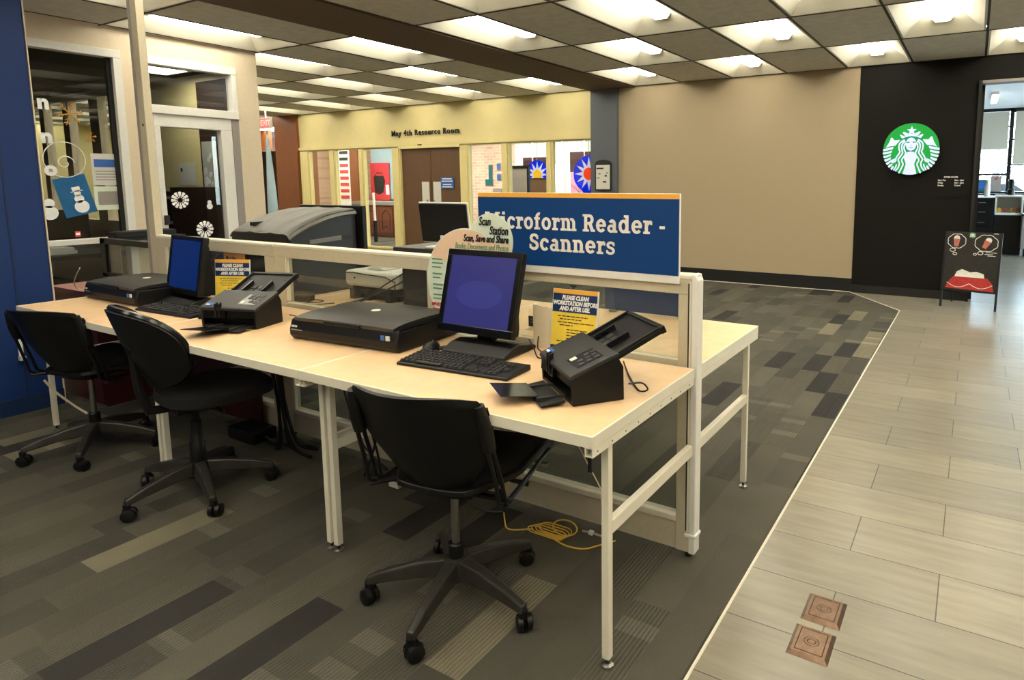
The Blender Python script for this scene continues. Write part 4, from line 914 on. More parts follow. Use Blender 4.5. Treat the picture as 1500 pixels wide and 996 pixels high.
# ---------------------------------------------------------------- flatbed scanners
def flatbed(label,loc,ang):
    t=thing('flatbed_scanner',label,'scanner',loc,ang,'large flatbed scanners')
    MB().prism([(-.185,.0),(-.20,.02),(-.20,.045),(-.185,.088),(.20,.088),(.20,.0)],-.30,.30,'x').build('body','black',t,bevel=.008)
    MB().grid(lambda u,v:(-.275+u*.55,-.19+v*.385,.094+.014*math.sin(PI*min(1,max(0,v)))**.5+.004*math.sin(PI*u)),10,12,th=.016).build('lid','dgrey',t,smooth=True)
    l=t.children[-1]
    MB().prism([(-.195,.078),(-.195,.094),(-.18,.100),(-.10,.104),(-.10,.09),(-.17,.078)],-.10,.10,'x').build('lid_grip','black',t,bevel=.003)
    MB().lathe([(.02,.0),(.019,.002)],c=(0,-.0,.112),n=20).build('oval_badge','offwhite',t)
    B(.278,.298,-.18,.17,.088,.092).build('control_strip','black_gloss',t)
    for k,m_ in enumerate(('bluelabel','offwhite')): B(.222+.026*k,.240+.026*k,-.2045,-.199,.050,.068).build('sticker','%s'%m_,t)
    text('EPSON',.011,'lettering','offwhite',t,frame((-.285,-.1995,.055),(1,0,0),(0,0.25,1)),bold=.0004)
    B(-.285,-.22,-.202,-.1995,.042,.046).build('text_line','greytop',t)
    B(-.28,.28,-.17,.17,-.0,.004).build('underside','black_matte',t)
    return t
flatbed('large closed black flatbed scanner across front desks, left of leaning monitor',(-1.385,.496,H+.001),rad(4.5))
flatbed('large closed black flatbed scanner at far left end of desks',(-3.33,.50,H+.001),rad(0))

# ---------------------------------------------------------------- monitors with keyboards
def monitor(label,p,yaw,tilt,w,h,screenm,basec,baseyaw,oval):
    t=thing('monitor',label,'monitor',(basec[0],basec[1],H+.001)); 
    M=Matrix.Translation(Vector(p)-Vector(t.location))@Matrix.Rotation(yaw,4,'Z')@Matrix.Rotation(-tilt,4,'X')
    m=MB(); m.prism([(-w/2,0),(w/2,0),(w/2,h),(-w/2,h)],0,.030,'y'); m.prism([(-w*.38,h*.1),(w*.38,h*.1),(w*.38,h*.85),(-w*.38,h*.85)],.030,.055,'y'); m.move(M); m.build('housing','black',t,bevel=.006)
    rh=MB().prism([(.030,.0),(.125,.01),(.120,.05),(.055,h*.8),(.030,h*.85)],-w*.36,w*.36,'x'); rh.move(M); rh.build('rear_housing','black',t,bevel=.01)
    bz=MB(); b=.024
    for a in ((-w/2,w/2,0,b*1.3),(-w/2,w/2,h-b,h),(-w/2,-w/2+b,b*1.3,h-b),(w/2-b,w/2,b*1.3,h-b)): bz.box(a[0],a[1],-.005,.001,a[2],a[3])
    bz.move(M); bz.build('bezel','black_gloss',t,bevel=.002)
    s=B(-w/2+b,w/2-b,-.002,-.0005,b*1.3,h-b).move(M); sc=s.build('screen',screenm,t)
    if oval:
        o=MB(); o.lathe([(1,-.003),(1,-.0021)],axis='y',n=40); o.v=[Vector((q.x*.115,q.y,q.z*.055+h*.47)) for q in o.v]; o.move(M); o.build('logo_oval','screen_oval',sc)
    MB().prism([(-.04,.0),(.04,.0),(.03,.12),(-.03,.12)],.045,.075,'y').move(Matrix.Translation(Vector(p)-Vector(t.location)+Vector((0,.02,-.055)))@Matrix.Rotation(yaw,4,'Z')).build('stand_neck','black',t,bevel=.006)
    bs=MB().prism([(-.11,0),(.11,0),(.11,.016),(.0,.040),(-.05,.036),(-.11,.012)],-.15,.15,'x').move(Matrix.Rotation(baseyaw,4,'Z')); bs.build('stand_base','black',t,bevel=.006)
    return t
monitor('black monitor with lit purple screen leaning back on nearest desk',(-.846,.505,.805),.02,.27,.373,.335,'screen',(-.80,.545),.05,True)
monitor('narrow-looking monitor with lit blue screen on left desk',(-2.893,.468,.797),-.07,.165,.371,.318,'screenB',(-2.88,.51),0,False)
def keyboard(label,loc,yaw):
    t=thing('keyboard',label,'keyboard',loc,yaw,'black keyboards')
    MB().prism([(-.075,0),(-.075,.008),(-.07,.011),(.065,.022),(.078,.018),(.078,0)],-.24,.24,'x').build('case','black',t,bevel=.002)
    sl=.011/.135
    rows=[(.058,[(-.228+.0*0,1)]+[(-.19+.0198*k,1) for k in range(12)]+[(.062+.0198*k,1) for k in range(3)])]
    proto=None
    for r in range(6):
        y=.055-.021*r-(.004 if r else 0); z=.011+(y+.07)*sl+.001
        xs=[]
        if r<5: xs+= [-.226+.0196*k for k in range(14)]
        else: xs+= [-.226,-.204,-.182,None,-.03,-.008,.014,.034]
        xs+= [.062,.082,.102] if r in (0,1,2) else ([.082] if r==4 else ([.062,.082,.102] if r==5 else []))
        if r>0: xs+= [.138,.158,.178,.198][:4 if r in (1,3) else 3]
        for x in xs:
            if x is None:
                k=B(-.075,.075,-.0075,.0075,0,.006).build('space_bar','key',t,bevel=.001); k.location=(-.108,y,z); k.scale=(.75,1,1); continue
            if proto is None:
                proto=MB().add([(-.0085,-.0085,0),(.0085,-.0085,0),(.0085,.0085,0),(-.0085,.0085,0),(-.0062,-.006,.0065),(.0062,-.006,.0065),(.0062,.007,.0065),(-.0062,.007,.0065)],[(0,3,2,1),(4,5,6,7),(0,1,5,4),(1,2,6,5),(2,3,7,6),(3,0,4,7)]).build('key','key',t); k=proto
            else: k=proto.copy(); COL.objects.link(k); k.parent=t
            k.location=(x,y,z)
    return t
keyboard('black keyboard in front of leaning purple-screen monitor',(-.735,.318,H+.0006),rad(4.7))
keyboard('black keyboard in front of blue-screen monitor on left desk',(-2.71,.345,H+.0006),rad(3))
def mouse(label,loc,yaw):
    t=thing('computer_mouse',label,'mouse',loc,yaw); m=MB(); n=16; prof=[(1,0),(1.02,.008),(.9,.022),(.6,.032),(.15,.036)]; vs=[];fs=[]
    for r,h in prof:
        for k in range(n): a=2*PI*k/n; vs.append((math.cos(a)*r*.030,math.sin(a)*r*.052,h))
    for i in range(4):
        for k in range(n): fs.append((i*n+k,i*n+(k+1)%n,(i+1)*n+(k+1)%n,(i+1)*n+k))
    fs+=[tuple(range(n))[::-1],tuple(4*n+k for k in range(n))]; m.add(vs,fs); m.build('shell','black',t,smooth=True); MB().lathe([(.008,-.003),(.008,.003)],c=(0,.02,.031),axis='x',n=10).build('wheel','dgrey',t)
mouse('black mouse behind near keyboard, left end',(-1.00,.43,H+.0006),.3); mouse('black mouse beside left desk keyboard near sheet-fed scanner',(-2.41,.35,H+.0006),-.5)
t=thing('keyboard_cable','black cable with ferrite bead behind near keyboard','cable',(-.9,.48,H)); MB().tube(cr([(-.05,-.08,.004),(-.075,-.02,.004),(-.05,.01,.004),(.0,.04,.006),(.06,.09,.012),(.12,.10,.05)]),.0025,6).build('cord','cord',t,smooth=True); MB().tube([(-.078,-.03,.009),(-.055,.008,.009)],.0075,10).build('ferrite_bead','cord',t)
t=thing('loose_cable','thin black cable curling on desk right of leaning monitor','cable',(-.6,.6,H)); MB().tube(cr([(-.06,.02,.045),(-.01,-.02,.03),(.04,-.06,.006),(.05,-.02,.004),(.0,.02,.004),(-.04,.05,.01),(-.05,.07,.05)]),.0028,6).build('cord','cord',t,smooth=True)

# ---------------------------------------------------------------- acrylic "please clean" signs
def clean_sign(label,loc,yaw,w,h,tilt):
    t=thing('sign_holder',label,'sign',loc,yaw,'please clean workstation signs')
    M=Matrix.Rotation(-tilt,4,'X')
    def lay(x0,x1,z0,z1,y0,y1,m,name): return B(x0,x1,y0,y1,z0,z1).move(M).build(name,m,t)
    lay(-w/2-.006,w/2+.006,0,h+.006,-.0052,-.0032,'acrylic','front_pane'); lay(-w/2,w/2,.002,h,0,.002,'white','sheet')
    lay(-w/2+.002,w/2-.006,h*.93,h-.001,-.0008,0,'gold','gold_stripe'); lay(-w/2+.002,w/2-.006,h*.64,h*.93,-.0008,0,'navy','navy_block'); lay(-w/2+.002,w/2-.006,h*.12,h*.64,-.0008,0,'goldpaper','gold_block'); lay(-w/2+.002,w/2-.006,.002,h*.12,-.0008,0,'navy','foot_block')
    B(-w/2-.006,w/2+.006,-.012,.045,.0,.003).build('foot','acrylic',t)
    lay(-w/2-.006,w/2+.006,0.003,h*.5,.004,.006,'acrylic','rear_pane')
    for s_,z in (('PLEASE CLEAN',.84),('WORKSTATION BEFORE',.755),('AND AFTER USE.',.67)):
        text(s_,.0225,'heading','white_print',t,M@frame((0,-.0011,h*z),(1,0,0),(0,0,1)),bold=.0011,shear=.15,align='CENTER',sx=.80)
    ls=['1.  Be a sharing user friendly,','     wipe the desk down.','2.  Workstation users: thoroughly','     wipe surfaces:']
    for k,(z,x0,x1) in enumerate(((.58,.14,.80),(.535,.19,.66),(.485,.14,.92),(.44,.19,.48),(.375,.35,.80),(.33,.35,.66),(.285,.35,.78),(.24,.35,.52),(.19,.14,.5))):
        # illegible body copy: broken into word-length dashes
        r=random.Random(k+3); x=x0
        while x<x1:
            l=r.uniform(.05,.12); e=min(x1,x+l); lay(-w/2+w*x,-w/2+w*e,h*z-.0016,h*z+.0018,-.0014,-.0007,'ink','text_dash'); x=e+.018
    lay(-w/2+.02,-w/2+.05,h*.05,h*.085,-.0014,-.0007,'white_print','foot_mark')
    return t
clean_sign('blue and gold Please Clean Workstation sign behind near sheet-fed scanner',(-.482,.655,H+.0006),.03,.205,.25,.14)
clean_sign('blue and gold Please Clean Workstation sign on middle desk beside orange flyer',(-2.625,.59,H+.0006),.42,.205,.25,.08)
t=thing('blank_card','blank beige folded card standing left of near Please Clean sign','card',(-.64,.69,H+.0006)); MB().prism([(-.048,0),(.050,0),(.052,.165),(-.05,.172)],-.001,.0,'y').build('front_leaf','paper',t); MB().add([(-.048,0.0005,.170),(.05,.0005,.165),(.05,.03,0),(-.048,.03,0)],[(0,1,2,3)]).build('rear_leaf','paper',t)
t=thing('divider_clip','small black clip above near Please Clean sign','clip',(-.515,Y0-.004,.99)); B(-.014,.014,-.003,.003,0,.008).build('clip_body','ink',t); B(-.004,.004,-.005,.003,-.006,.0).build('clip_jaw','ink',t)
t=thing('black_nameplate','small black label in clear stand behind leaning monitor','sign',(-.83,.93,H+.0006)); B(-.06,.06,-.002,.002,.012,.06).build('plate','ink',t); B(-.062,.062,.002,.004,.0,.09).build('stand_back','acrylic',t); B(-.062,.062,-.03,.04,.0,.003).build('stand_foot','acrylic',t)
for z in (.03,.042): B(-.045,.04,-.003,-.002,z,z+.004).build('text_line','greytop',t)
# flyer taped inside the glass and black rear things
t=thing('orange_flyer','orange flyer taped to divider glass behind middle sign','flyer',(-2.85,Y0+.016,.77)); B(-.10,.11,.0,.001,.0,.235).build('sheet','orange',t)
text('Microfilm',.034,'lettering','ink',t,frame((-.08,-.0004,.185),(1,0,0),(0,0,1)),bold=.0004,shear=.2,sx=.8); text('Area',.03,'lettering','ink',t,frame((-.03,-.0004,.14),(1,0,0),(0,0,1)),bold=.0004,shear=.2,sx=.8)
for z in (.075,.03): B(-.05,.06,-.0006,0,z,z+.008).build('text_line','ink',t)

# ---------------------------------------------------------------- rear desk machines
RH=H+.001
t=thing('microfilm_reader','large grey hooded scanner with slate side panel on rear desk','scanner',(-2.8,1.05,RH)); ox,oy=-2.8,1.05
def P2(y,z): return (y-oy,z-RH)
side=[P2(.885,RH),P2(.885,1.02),P2(.875,1.105),P2(.95,1.148),P2(1.13,1.208),P2(1.30,1.232),P2(1.33,1.232),P2(1.33,RH)]
for x0,x1 in ((-2.535,-2.52),(-3.08,-3.065)): MB().prism(side,x0-ox,x1-ox,'x').build('side_panel','hoodside',t,bevel=.003)
def hoodf(u,v):
    prof=[(.865,1.108),(.885,1.122),(.93,1.146),(1.0,1.176),(1.13,1.215),(1.24,1.233),(1.335,1.238)]
    f=v*(len(prof)-1); i=min(int(f),len(prof)-2); f-=i; y=prof[i][0]*(1-f)+prof[i+1][0]*f; z=prof[i][1]*(1-f)+prof[i+1][1]*f
    e=min(u,1-u)*2; z-=.030*(1-min(1,e/.16))**2; ridge=.006*math.exp(-((u-.36)/.05)**2)+.006*math.exp(-((u-.70)/.05)**2)
    return (-3.09+u*.585-ox,y-oy,z+ridge-RH)
MB().grid(hoodf,30,20,th=.012).build('hood','hood',t,smooth=True)
B(-3.075-ox,-2.525-ox,.868-oy,.884-oy,1.055-RH,1.103-RH).build('front_lip','black',t,bevel=.004)
B(-3.065-ox,-2.535-ox,.90-oy,.92-oy,.87-RH,1.05-RH).build('front_band','black_gloss',t)
B(-3.065-ox,-2.535-ox,.90-oy,1.32-oy,0,.05).build('bed','black',t); B(-3.065-ox,-2.535-ox,1.30-oy,1.325-oy,.05,1.2-RH).build('rear_wall','black',t)
MB().prism([P2(1.0,1.04),P2(1.0,1.065),P2(1.22,1.078),P2(1.22,1.05)],-2.52-ox,-2.516-ox,'x').build('handle_slot','chrome',t); B(-2.52-ox,-2.515-ox,1.22-oy,1.29-oy,1.052-RH,1.078-RH).build('slot_end','ink',t)
B(-2.93-ox,-2.90-ox,.90-oy,.99-oy,1.143-RH,1.166-RH).build('hood_catch','black',t)
t=thing('rear_display','flat black display panel standing behind the grey hooded scanner','monitor',(-2.79,1.37,RH)); B(-.31,.31,-.015,.015,.08,.515).build('panel','black',t,bevel=.004); B(-.05,.05,-.02,.02,0,.1).build('stand_neck','black',t); B(-.12,.12,-.03,.06,0,.008).build('stand_base','black',t)
t=thing('film_scanner','white rounded microfilm scanner on black base on rear desk','scanner',(-2.08,1.10,RH))
B(-.20,.22,-.06,.20,.075,.165).build('body','offwhite',t,bevel=.022,seg=4); MB().prism([(-.10,.16),(-.04,.195),(.02,.20),(.06,.165)],.0,.14,'y').build('dome','offwhite',t,bevel=.012,seg=3)
B(-.17,.17,-.03,.17,.03,.078).build('carriage','black',t,bevel=.004)
for x in (-.17,-.05,.12): B(x,x+.04,-.05,-.0,.0,.06).build('foot','black',t)
B(-.18,.18,.0,.19,0,.03).build('base_plate','black',t); MB().lathe([(.005,-.0635),(.005,-.060)],c=(-.11,0,.125),axis='y',n=10).build('power_dot','ink',t)
MB().tube([(-.195,-.062,.15),(-.12,-.062,.155),(-.02,-.062,.15),(.14,-.062,.145),(.215,-.062,.12),(.215,-.062,.08)],.003,5).build('seam_line','ink',t)
for k,pts in enumerate(([(-1.84,1.20,.90),(-1.86,1.06,.85),(-1.95,.96,.79),(-2.05,.90,.742)],[(-1.84,1.15,.93),(-1.88,1.0,.86),(-1.98,.93,.78),(-2.12,.86,.742)])):
    tag(MB().tube(cr(pts),.004,6).build('scanner_cable','cord',smooth=True),('upper' if k else 'lower')+' black cable drooping in front of white film scanner','cable')
t=thing('reader_cabinet','tall black reader cabinet on rear desk under the raised monitor','cabinet',(-1.66,1.16,RH)); B(-.17,.19,-.10,.22,0,.285).build('body','black',t,bevel=.004); B(-.20,.24,-.13,.24,.285,.318).build('top_tray','dgrey',t,bevel=.004); B(-.15,.17,-.103,-.10,.03,.26).build('front_plate','black_gloss',t)
TZ=RH+.3185
t=thing('raised_monitor','black backed monitor with white edge standing on black cabinet','monitor',(-1.56,1.13,TZ))
M=Matrix.Rotation(.0,4,'Z')@Matrix.Rotation(.12,4,'X')
B(-.165,.165,-.012,.0,.03,.235).move(M).build('back_shell','black',t,bevel=.006); B(-.171,.171,.0,.008,.024,.241).move(M).build('white_edge','white',t,bevel=.003)
B(-.03,.03,-.02,-.0,.01,.12).build('stand_neck','offwhite',t); B(-.09,.07,-.075,.05,.0,.010).build('stand_foot','white',t,bevel=.003)
t=thing('power_adapter','black power adapter with curled cord on rear desk','adapter',(-2.40,.86,RH)); B(-.045,.05,-.03,.03,0,.032).move(Matrix.Rotation(.5,4,'Z')).build('brick','black',t,bevel=.005); MB().tube(cr([(.04,.02,.01),(.10,.05,.004),(.12,.0,.004),(.07,-.04,.004),(.12,-.06,.004),(.18,-.03,.004),(.22,.03,.004)]),.0032,6).build('cord','cord',t,smooth=True)
t=thing('low_blue_panel','low dark blue panel at back edge of rear desk behind big sign','panel',(-.58,1.47,RH)); B(-.215,.30,-.008,.008,.008,.13).build('panel','navy',t); 
for x in (-.18,.2): B(x,x+.03,-.03,.03,0,.01).build('foot','chrome',t)

# left: maroon table, black framed panel
t=thing('maroon_table','maroon sided table with rose top beyond left desk','table',(-4.3,.5,0)); 
B(-4.38,-3.80,.40,1.10,.705,.735).build('top','pinktop',t,world=True,bevel=.002); B(-4.379,-3.801,.398,.40,.66,.735).build('edge','maroon',t,world=True); B(-4.36,-3.82,.42,.44,.02,.70).build('front_panel','maroon',t,world=True); B(-4.36,-4.34,.44,1.08,0,.705).build('side_panel','maroon',t,world=True); B(-3.84,-3.82,.44,1.08,0,.705).build('side_panel','maroon',t,world=True)
t=thing('modesty_panel','dark maroon panel fixed behind left front desk','panel',(-3.0,.69,0)); B(-3.62,-2.60,.690,.702,.03,.655).build('board','maroon',t,world=True); B(-2.6,-2.46,.690,.702,.50,.655).build('board_extension','maroon',t,world=True); 
for x in (-3.5,-2.7): B(x,x+.03,.685,.70,0.0,.06).build('foot','ink',t,world=True)
t=thing('framed_screen','black framed clear screen standing left of far flatbed scanner','screen',(-4.0,.80,.735)); 
f=MB(); f.box(-.57,-.50,-.02,.02,-.02 if False else .0,.275); f.box(-.57,.30,-.02,.02,.235,.275); f.box(.26,.30,-.02,.02,.0,.235); f.box(-.57,.30,-.02,.02,0,.03); f.build('frame','black',t,bevel=.003)
B(-.50,.26,-.002,.002,.03,.235).build('pane','tint',t); B(-.49,-.33,.003,.006,.03,.235).build('louvre_strip','greytop',t)
t=thing('flat_black_box','flat black box on ledge below office window','box',(-5.78,1.55,.915)); B(-.05,.10,-.20,.30,.0,.05).build('case','black',t,bevel=.004); B(-.04,.09,-.18,.28,.05,.056).build('lid','dgrey',t)
st(B(GX+.0,GX+.22,1.30,1.92,.885,.914).build('trim_16','black'))
tag(MB().tube(cr([(-3.75,.34,.90),(-3.9,.36,.80),(-3.95,.42,.738),(-3.9,.60,.738)]),.004,6).build('table_cable','whitecord',smooth=True),'left pale cable hanging over maroon table edge','cable')
tag(MB().tube(cr([(-3.60,.40,.78),(-3.68,.42,.745),(-3.75,.50,.739),(-3.82,.56,.739)]),.004,6).build('table_cable','whitecord',smooth=True),'pale cable from flatbed onto maroon table','cable')

# wall outlet on blue pillar, cables under desks
t=thing('wall_outlet','white outlet strip on blue pillar behind left chair','outlet',(-4.149,.147,.40)); B(.0,.012,-.012,.012,-.05,.07).build('strip','white',t,bevel=.003); B(.0,.03,-.015,.015,-.07,-.045).build('plug','offwhite',t)
tag(MB().tube(cr([(-3.40,.0,.36),(-3.33,.02,.30),(-3.22,.05,.24),(-3.12,.07,.205)]),.006,6).build('footrest_wire','whitecord',smooth=True),'pale curved rod beside left chair post','rod')
def cords(lb,strands,m='cord',name='cable_bundle',r=.005):
    t=thing(name,lb,'cables',strands[0][0]); 
    for s_ in strands: MB().tube(cr([Vector(p)-Vector(strands[0][0]) for p in s_]),r,6).build('cord',m,t,smooth=True)
    return t
cords('thick bundle of black cables hanging under middle desk behind round chair',[[(-2.22+dx,.55+dy,.66),(-2.21+dx*1.4,.55+dy,.45),(-2.20+dx*.8,.56+dy,.25),(-2.22+dx*3,.6+dy*2,.04),(-2.20+dx*9,.62+dy*4,.012)] for dx,dy in ((0,0),(.014,.01),(-.014,.01),(.02,-.01),(-.02,-.01),(.006,.016),(-.008,-.016))],r=.009)
t=cords('two black power cords plugged under desk seam',[[(-1.46,.50,.63),(-1.45,.50,.50),(-1.47,.50,.35),(-1.44,.52,.15),(-1.5,.58,.012)],[(-1.40,.50,.63),(-1.41,.50,.45),(-1.43,.51,.3),(-1.50,.53,.15),(-1.62,.58,.012)],[(-1.50,.55,.66),(-1.48,.55,.45),(-1.40,.56,.2),(-1.28,.60,.012)]],r=.0055)
for x in (0,.06): B(x-.014,x+.014,-.012,.012,.0,.05).build('white_plug','white',t)
cords('long black cable drooping below middle desk',[[(-1.78,.60,.66),(-1.76,.60,.40),(-1.66,.61,.15),(-1.50,.64,.03),(-1.35,.66,.012)]],r=.004,name='black_cable')
t=cords('pale plug on short black lead on carpet behind double legs',[[(-1.50,.66,.01),(-1.44,.60,.015),(-1.40,.58,.01)]],name='floor_plug'); B(.07,.13,-.10,-.07,0,.03).build('plug_body','offwhite',t)
t=thing('floor_power_box','dark power box on carpet under middle desk','power box',(-2.55,.60,0)); B(-.12,.12,-.07,.07,.0,.07).build('box','black',t,bevel=.01); MB().tube(cr([(.12,0,.03),(.2,.02,.006),(.32,.03,.006)]),.006,6).build('cord','cord',t)
pts=[]
t=thing('yellow_cable','coiled yellow network cable on carpet under nearest desk','cable',(-.56,.60,0))
for q in range(4):
    cx,cy=-.02+.012*q,.0+.006*q; MB().tube([(cx+(.085-.004*q)*math.cos(a),cy+(.026+.004*q)*math.sin(a),.006+.005*q+.003*math.sin(3*a)) for a in [2*PI*k/22 for k in range(22)]],.0026,6,closed=True).build('coil_loop','yellowcord',t,smooth=True)
MB().tube([(.05+.055*math.cos(a),.035+.025*math.sin(a),.03+.018*math.sin(a)) for a in [2*PI*k/20 for k in range(20)]],.003,6,closed=True).build('raised_loop','yellowcord',t,smooth=True)
MB().tube(cr([(.03,-.02,.006),(.10,-.035,.005),(.17,-.02,.005),(.21,.03,.005),(.25,.09,.005)]),.003,6).build('free_end','yellowcord',t,smooth=True)
MB().tube(cr([(-.08,.0,.006),(-.16,-.05,.005),(-.21,-.02,.015),(-.25,.03,.10),(-.22,.06,.25),(-.19,.08,.38),(-.18,.09,.60)]),.003,6).build('rising_lead','yellowcord',t,smooth=True)
t=thing('white_connector','pale cable stub with connector on carpet by divider base','cable',(-.42,.69,0)); MB().tube(cr([(-.04,-.005,.006),(0,0,.006),(.04,.0,.006),(.07,.01,.006)]),.0045,6).build('cord','whitecord',t); B(-.01,.008,-.008,.008,.0,.014).build('connector','white',t)
tag(MB().tube([(-.93+.10*math.cos(a),.66+.05*math.sin(a),.008+.03*max(0,math.sin(a))) for a in [rad(-170+k*14) for k in range(22)]],.004,6).build('grey_cable','dgrey',smooth=True),'dark grey cable loop on carpet behind nearest chair','cable')

# floor plates
def plate(label,cx,cy):
    t=thing('floor_plate',label,'floor outlet',(cx,cy,0),0,'bronze floor outlet covers'); w,h=.0615,.074
    m=MB(); a=.012; v=[(-w,-h,0),(w,-h,0),(w,h,0),(-w,h,0),(-w+a,-h+a,.009),(w-a,-h+a,.009),(w-a,h-a,.009),(-w+a,h-a,.009)]
    m.add(v,[(0,3,2,1),(4,5,6,7)]+[(k,(k+1)%4,4+(k+1)%4,4+k) for k in range(4)]); m.build('cover','copper',t,bevel=.002)
    MB().tube([(-w+.022,-h+.022,.009),(w-.022,-h+.022,.009),(w-.022,h-.022,.009),(-w+.022,h-.022,.009)],.002,4,closed=True).build('raised_border','copper',t)
    for r in (.012,.022): MB().tube([(r*math.cos(q),r*.9*math.sin(q),.009) for q in [2*PI*k/24 for k in range(24)]],.0016,4,closed=True).build('ring','copper',t)
plate('square bronze floor plate on tile, farther of the two',.479,.673); plate('square bronze floor plate on tile, nearer of the two',.476,.497)

# ---------------------------------------------------------------- cafe signs
SX,SZ,SR=.145,1.763,.30
t=thing('round_logo_sign','round backlit green and white mermaid logo sign on black wall','sign',(SX,FY-.07,SZ))
MB().lathe([(SR,0),(SR,.055)],axis='y',n=64).build('drum','ink',t); MB().lathe([(SR-.004,-.004),(SR-.002,.0)],axis='y',n=64).build('green_disc','logogreen',t)
def lp(pts,mirror=False): 
    o=[]
    for x,y in pts:
        X=(x-547)/407*SR; Z=(485-y)/370*SR
        o.append((-X if mirror else X,Z))
    return o
lw=MB(); lt=MB()
def both(pts,mb=None,d=0):
    mb=mb or lw; mb.prism(lp(pts),-.009-d,-.005,'y'); mb.prism(lp(pts,True),-.009-d,-.005,'y')
def band(pl,w,mb=None,d=0):
    mb=mb or lw
    for mir in (False,True):
        q=[Vector((x,y)) for x,y in pl]; l=[];r=[]
        for i,p in enumerate(q):
            dd=(q[min(i+1,len(q)-1)]-q[max(i-1,0)]).normalized(); n=Vector((-dd.y,dd.x))*w/2; l.append(p+n); r.append(p-n)
        for i in range(len(q)-1):
            mb.prism(lp([l[i],l[i+1],r[i+1],r[i]],mir),-.009-d,-.005,'y')
def sm(pl,n=5):
    o=[]
    for i in range(len(pl)-1):
        p0=Vector(pl[max(i-1,0)]);p1=Vector(pl[i]);p2=Vector(pl[i+1]);p3=Vector(pl[min(i+2,len(pl)-1)])
        for k in range(n):
            s=k/n; o.append(.5*((2*p1)+(p2-p0)*s+(2*p0-5*p1+4*p2-p3)*s*s+(3*p1-p0-3*p2+p3)*s**3))
    o.append(Vector(pl[-1])); return [(p.x,p.y) for p in o]
star=[]
for k in range(10):
    a=rad(-90+36*k); r=72 if k%2==0 else 30; star.append((547+r*math.cos(a)*1.05,225+r*math.sin(a)*.95))
lw.prism(lp(star),-.0092,-.005,'y')
for cr in ([(547,300),(547,262),(515,272),(500,300)],[(500,305),(515,272),(440,236),(415,245),(470,318)],[(478,318),(425,290),(390,272),(378,286),(418,338)]): both(cr)
both([(418,338),(470,312),(547,300),(547,285),(480,290),(410,322)])
both([(178,460),(225,385),(252,312),(275,320),(300,354),(383,350),(372,372),(318,432),(240,438)])
# lower white field, then teal lines over it
base=[(547,855),(470,850),(395,838),(330,815),(270,775),(215,715),(170,650),(148,600),(138,520),(142,480),(200,470),(290,448),(300,470),(262,560),(265,625),(335,612),(352,560),(360,470),(372,410),(420,360),(480,335),(547,330)]
def fan(poly):
    # split into strips against the centre line so that each piece is convex
    pass
strips=[[(142,478),(200,466),(295,445),(285,480),(200,500),(140,508)],[(137,528),(200,520),(275,500),(268,532),(200,548),(140,556)],[(146,578),(200,572),(262,548),(258,580),(205,598),(155,608)],[(163,630),(205,622),(258,598),(262,626),(215,650),(178,662)],[(190,684),(222,668),(262,640),(275,662),(240,690),(208,712)],[(222,728),(250,704),(285,690),(292,706),(262,738),(240,752)],[(262,768),(292,728),(312,722),(306,756),(284,786)]]
for s_ in strips: both(s_)
both([(262,640),(335,612),(352,640),(335,668),(282,690)])
band(sm([(452,352),(398,385),(374,430),(378,490),(392,520),(372,560),(345,600),(332,640)]),21)
band(sm([(462,372),(428,400),(414,450),(424,510),(430,540),(400,590),(372,635),(392,690),(376,750),(335,800)]),21)
band(sm([(474,395),(452,430),(450,480),(476,540),(462,580),(432,620),(424,655),(446,700),(424,760),(390,832)]),21)
band(sm([(352,700),(340,740),(310,790)]),19)
both([(547,520),(500,528),(470,570),(452,610),(470,655),(486,700),(470,760),(446,842),(500,852),(547,855)])
f=[(547+78*math.cos(2*PI*k/30),418+96*math.sin(2*PI*k/30)) for k in range(30)]; lw.prism(lp(f),-.0094,-.005,'y')
lw.build('white_figure','logowhite',t)
both([(474,385),(520,378),(526,386),(480,396)],lt,.001); band([(500,395),(525,392)],8,lt,.001); band([(522,463),(547,470)],8,lt,.001); band([(538,430),(547,434)],6,lt,.001); band(sm([(470,440),(490,490),(547,516)]),7,lt,.001)
band(sm([(400,345),(470,318),(547,310)]),9,lt,.001)
lt.build('teal_lines','logoteal',t)
t=thing('hours_sign','small black opening hours plaque with white text beside cafe entrance','sign',(.575,FY-.014,1.30)); B(-.16,.20,-.006,.0,-.10,.16).build('plaque','blackwall',t)
def HT(s_,x,z,al='LEFT'): text(s_,.024,'lettering','white_print',t,frame((x,-.0065,z),(1,0,0),(0,0,1)),align=al,sx=.9,bold=.0006)
HT('STORE HOURS',-.07,.125); HT('Mon-Thu',-.13,.09); HT('Friday',-.13,.06); HT('Sunday',-.13,.03); HT('8am - 4pm',.04,.09); HT('8am - 2pm',.04,.06); HT('Closed',.04,.03)
st(B(.798,.83,FY-.06,FY-.012,.0,2.5).build('trim_17','blackbase'))
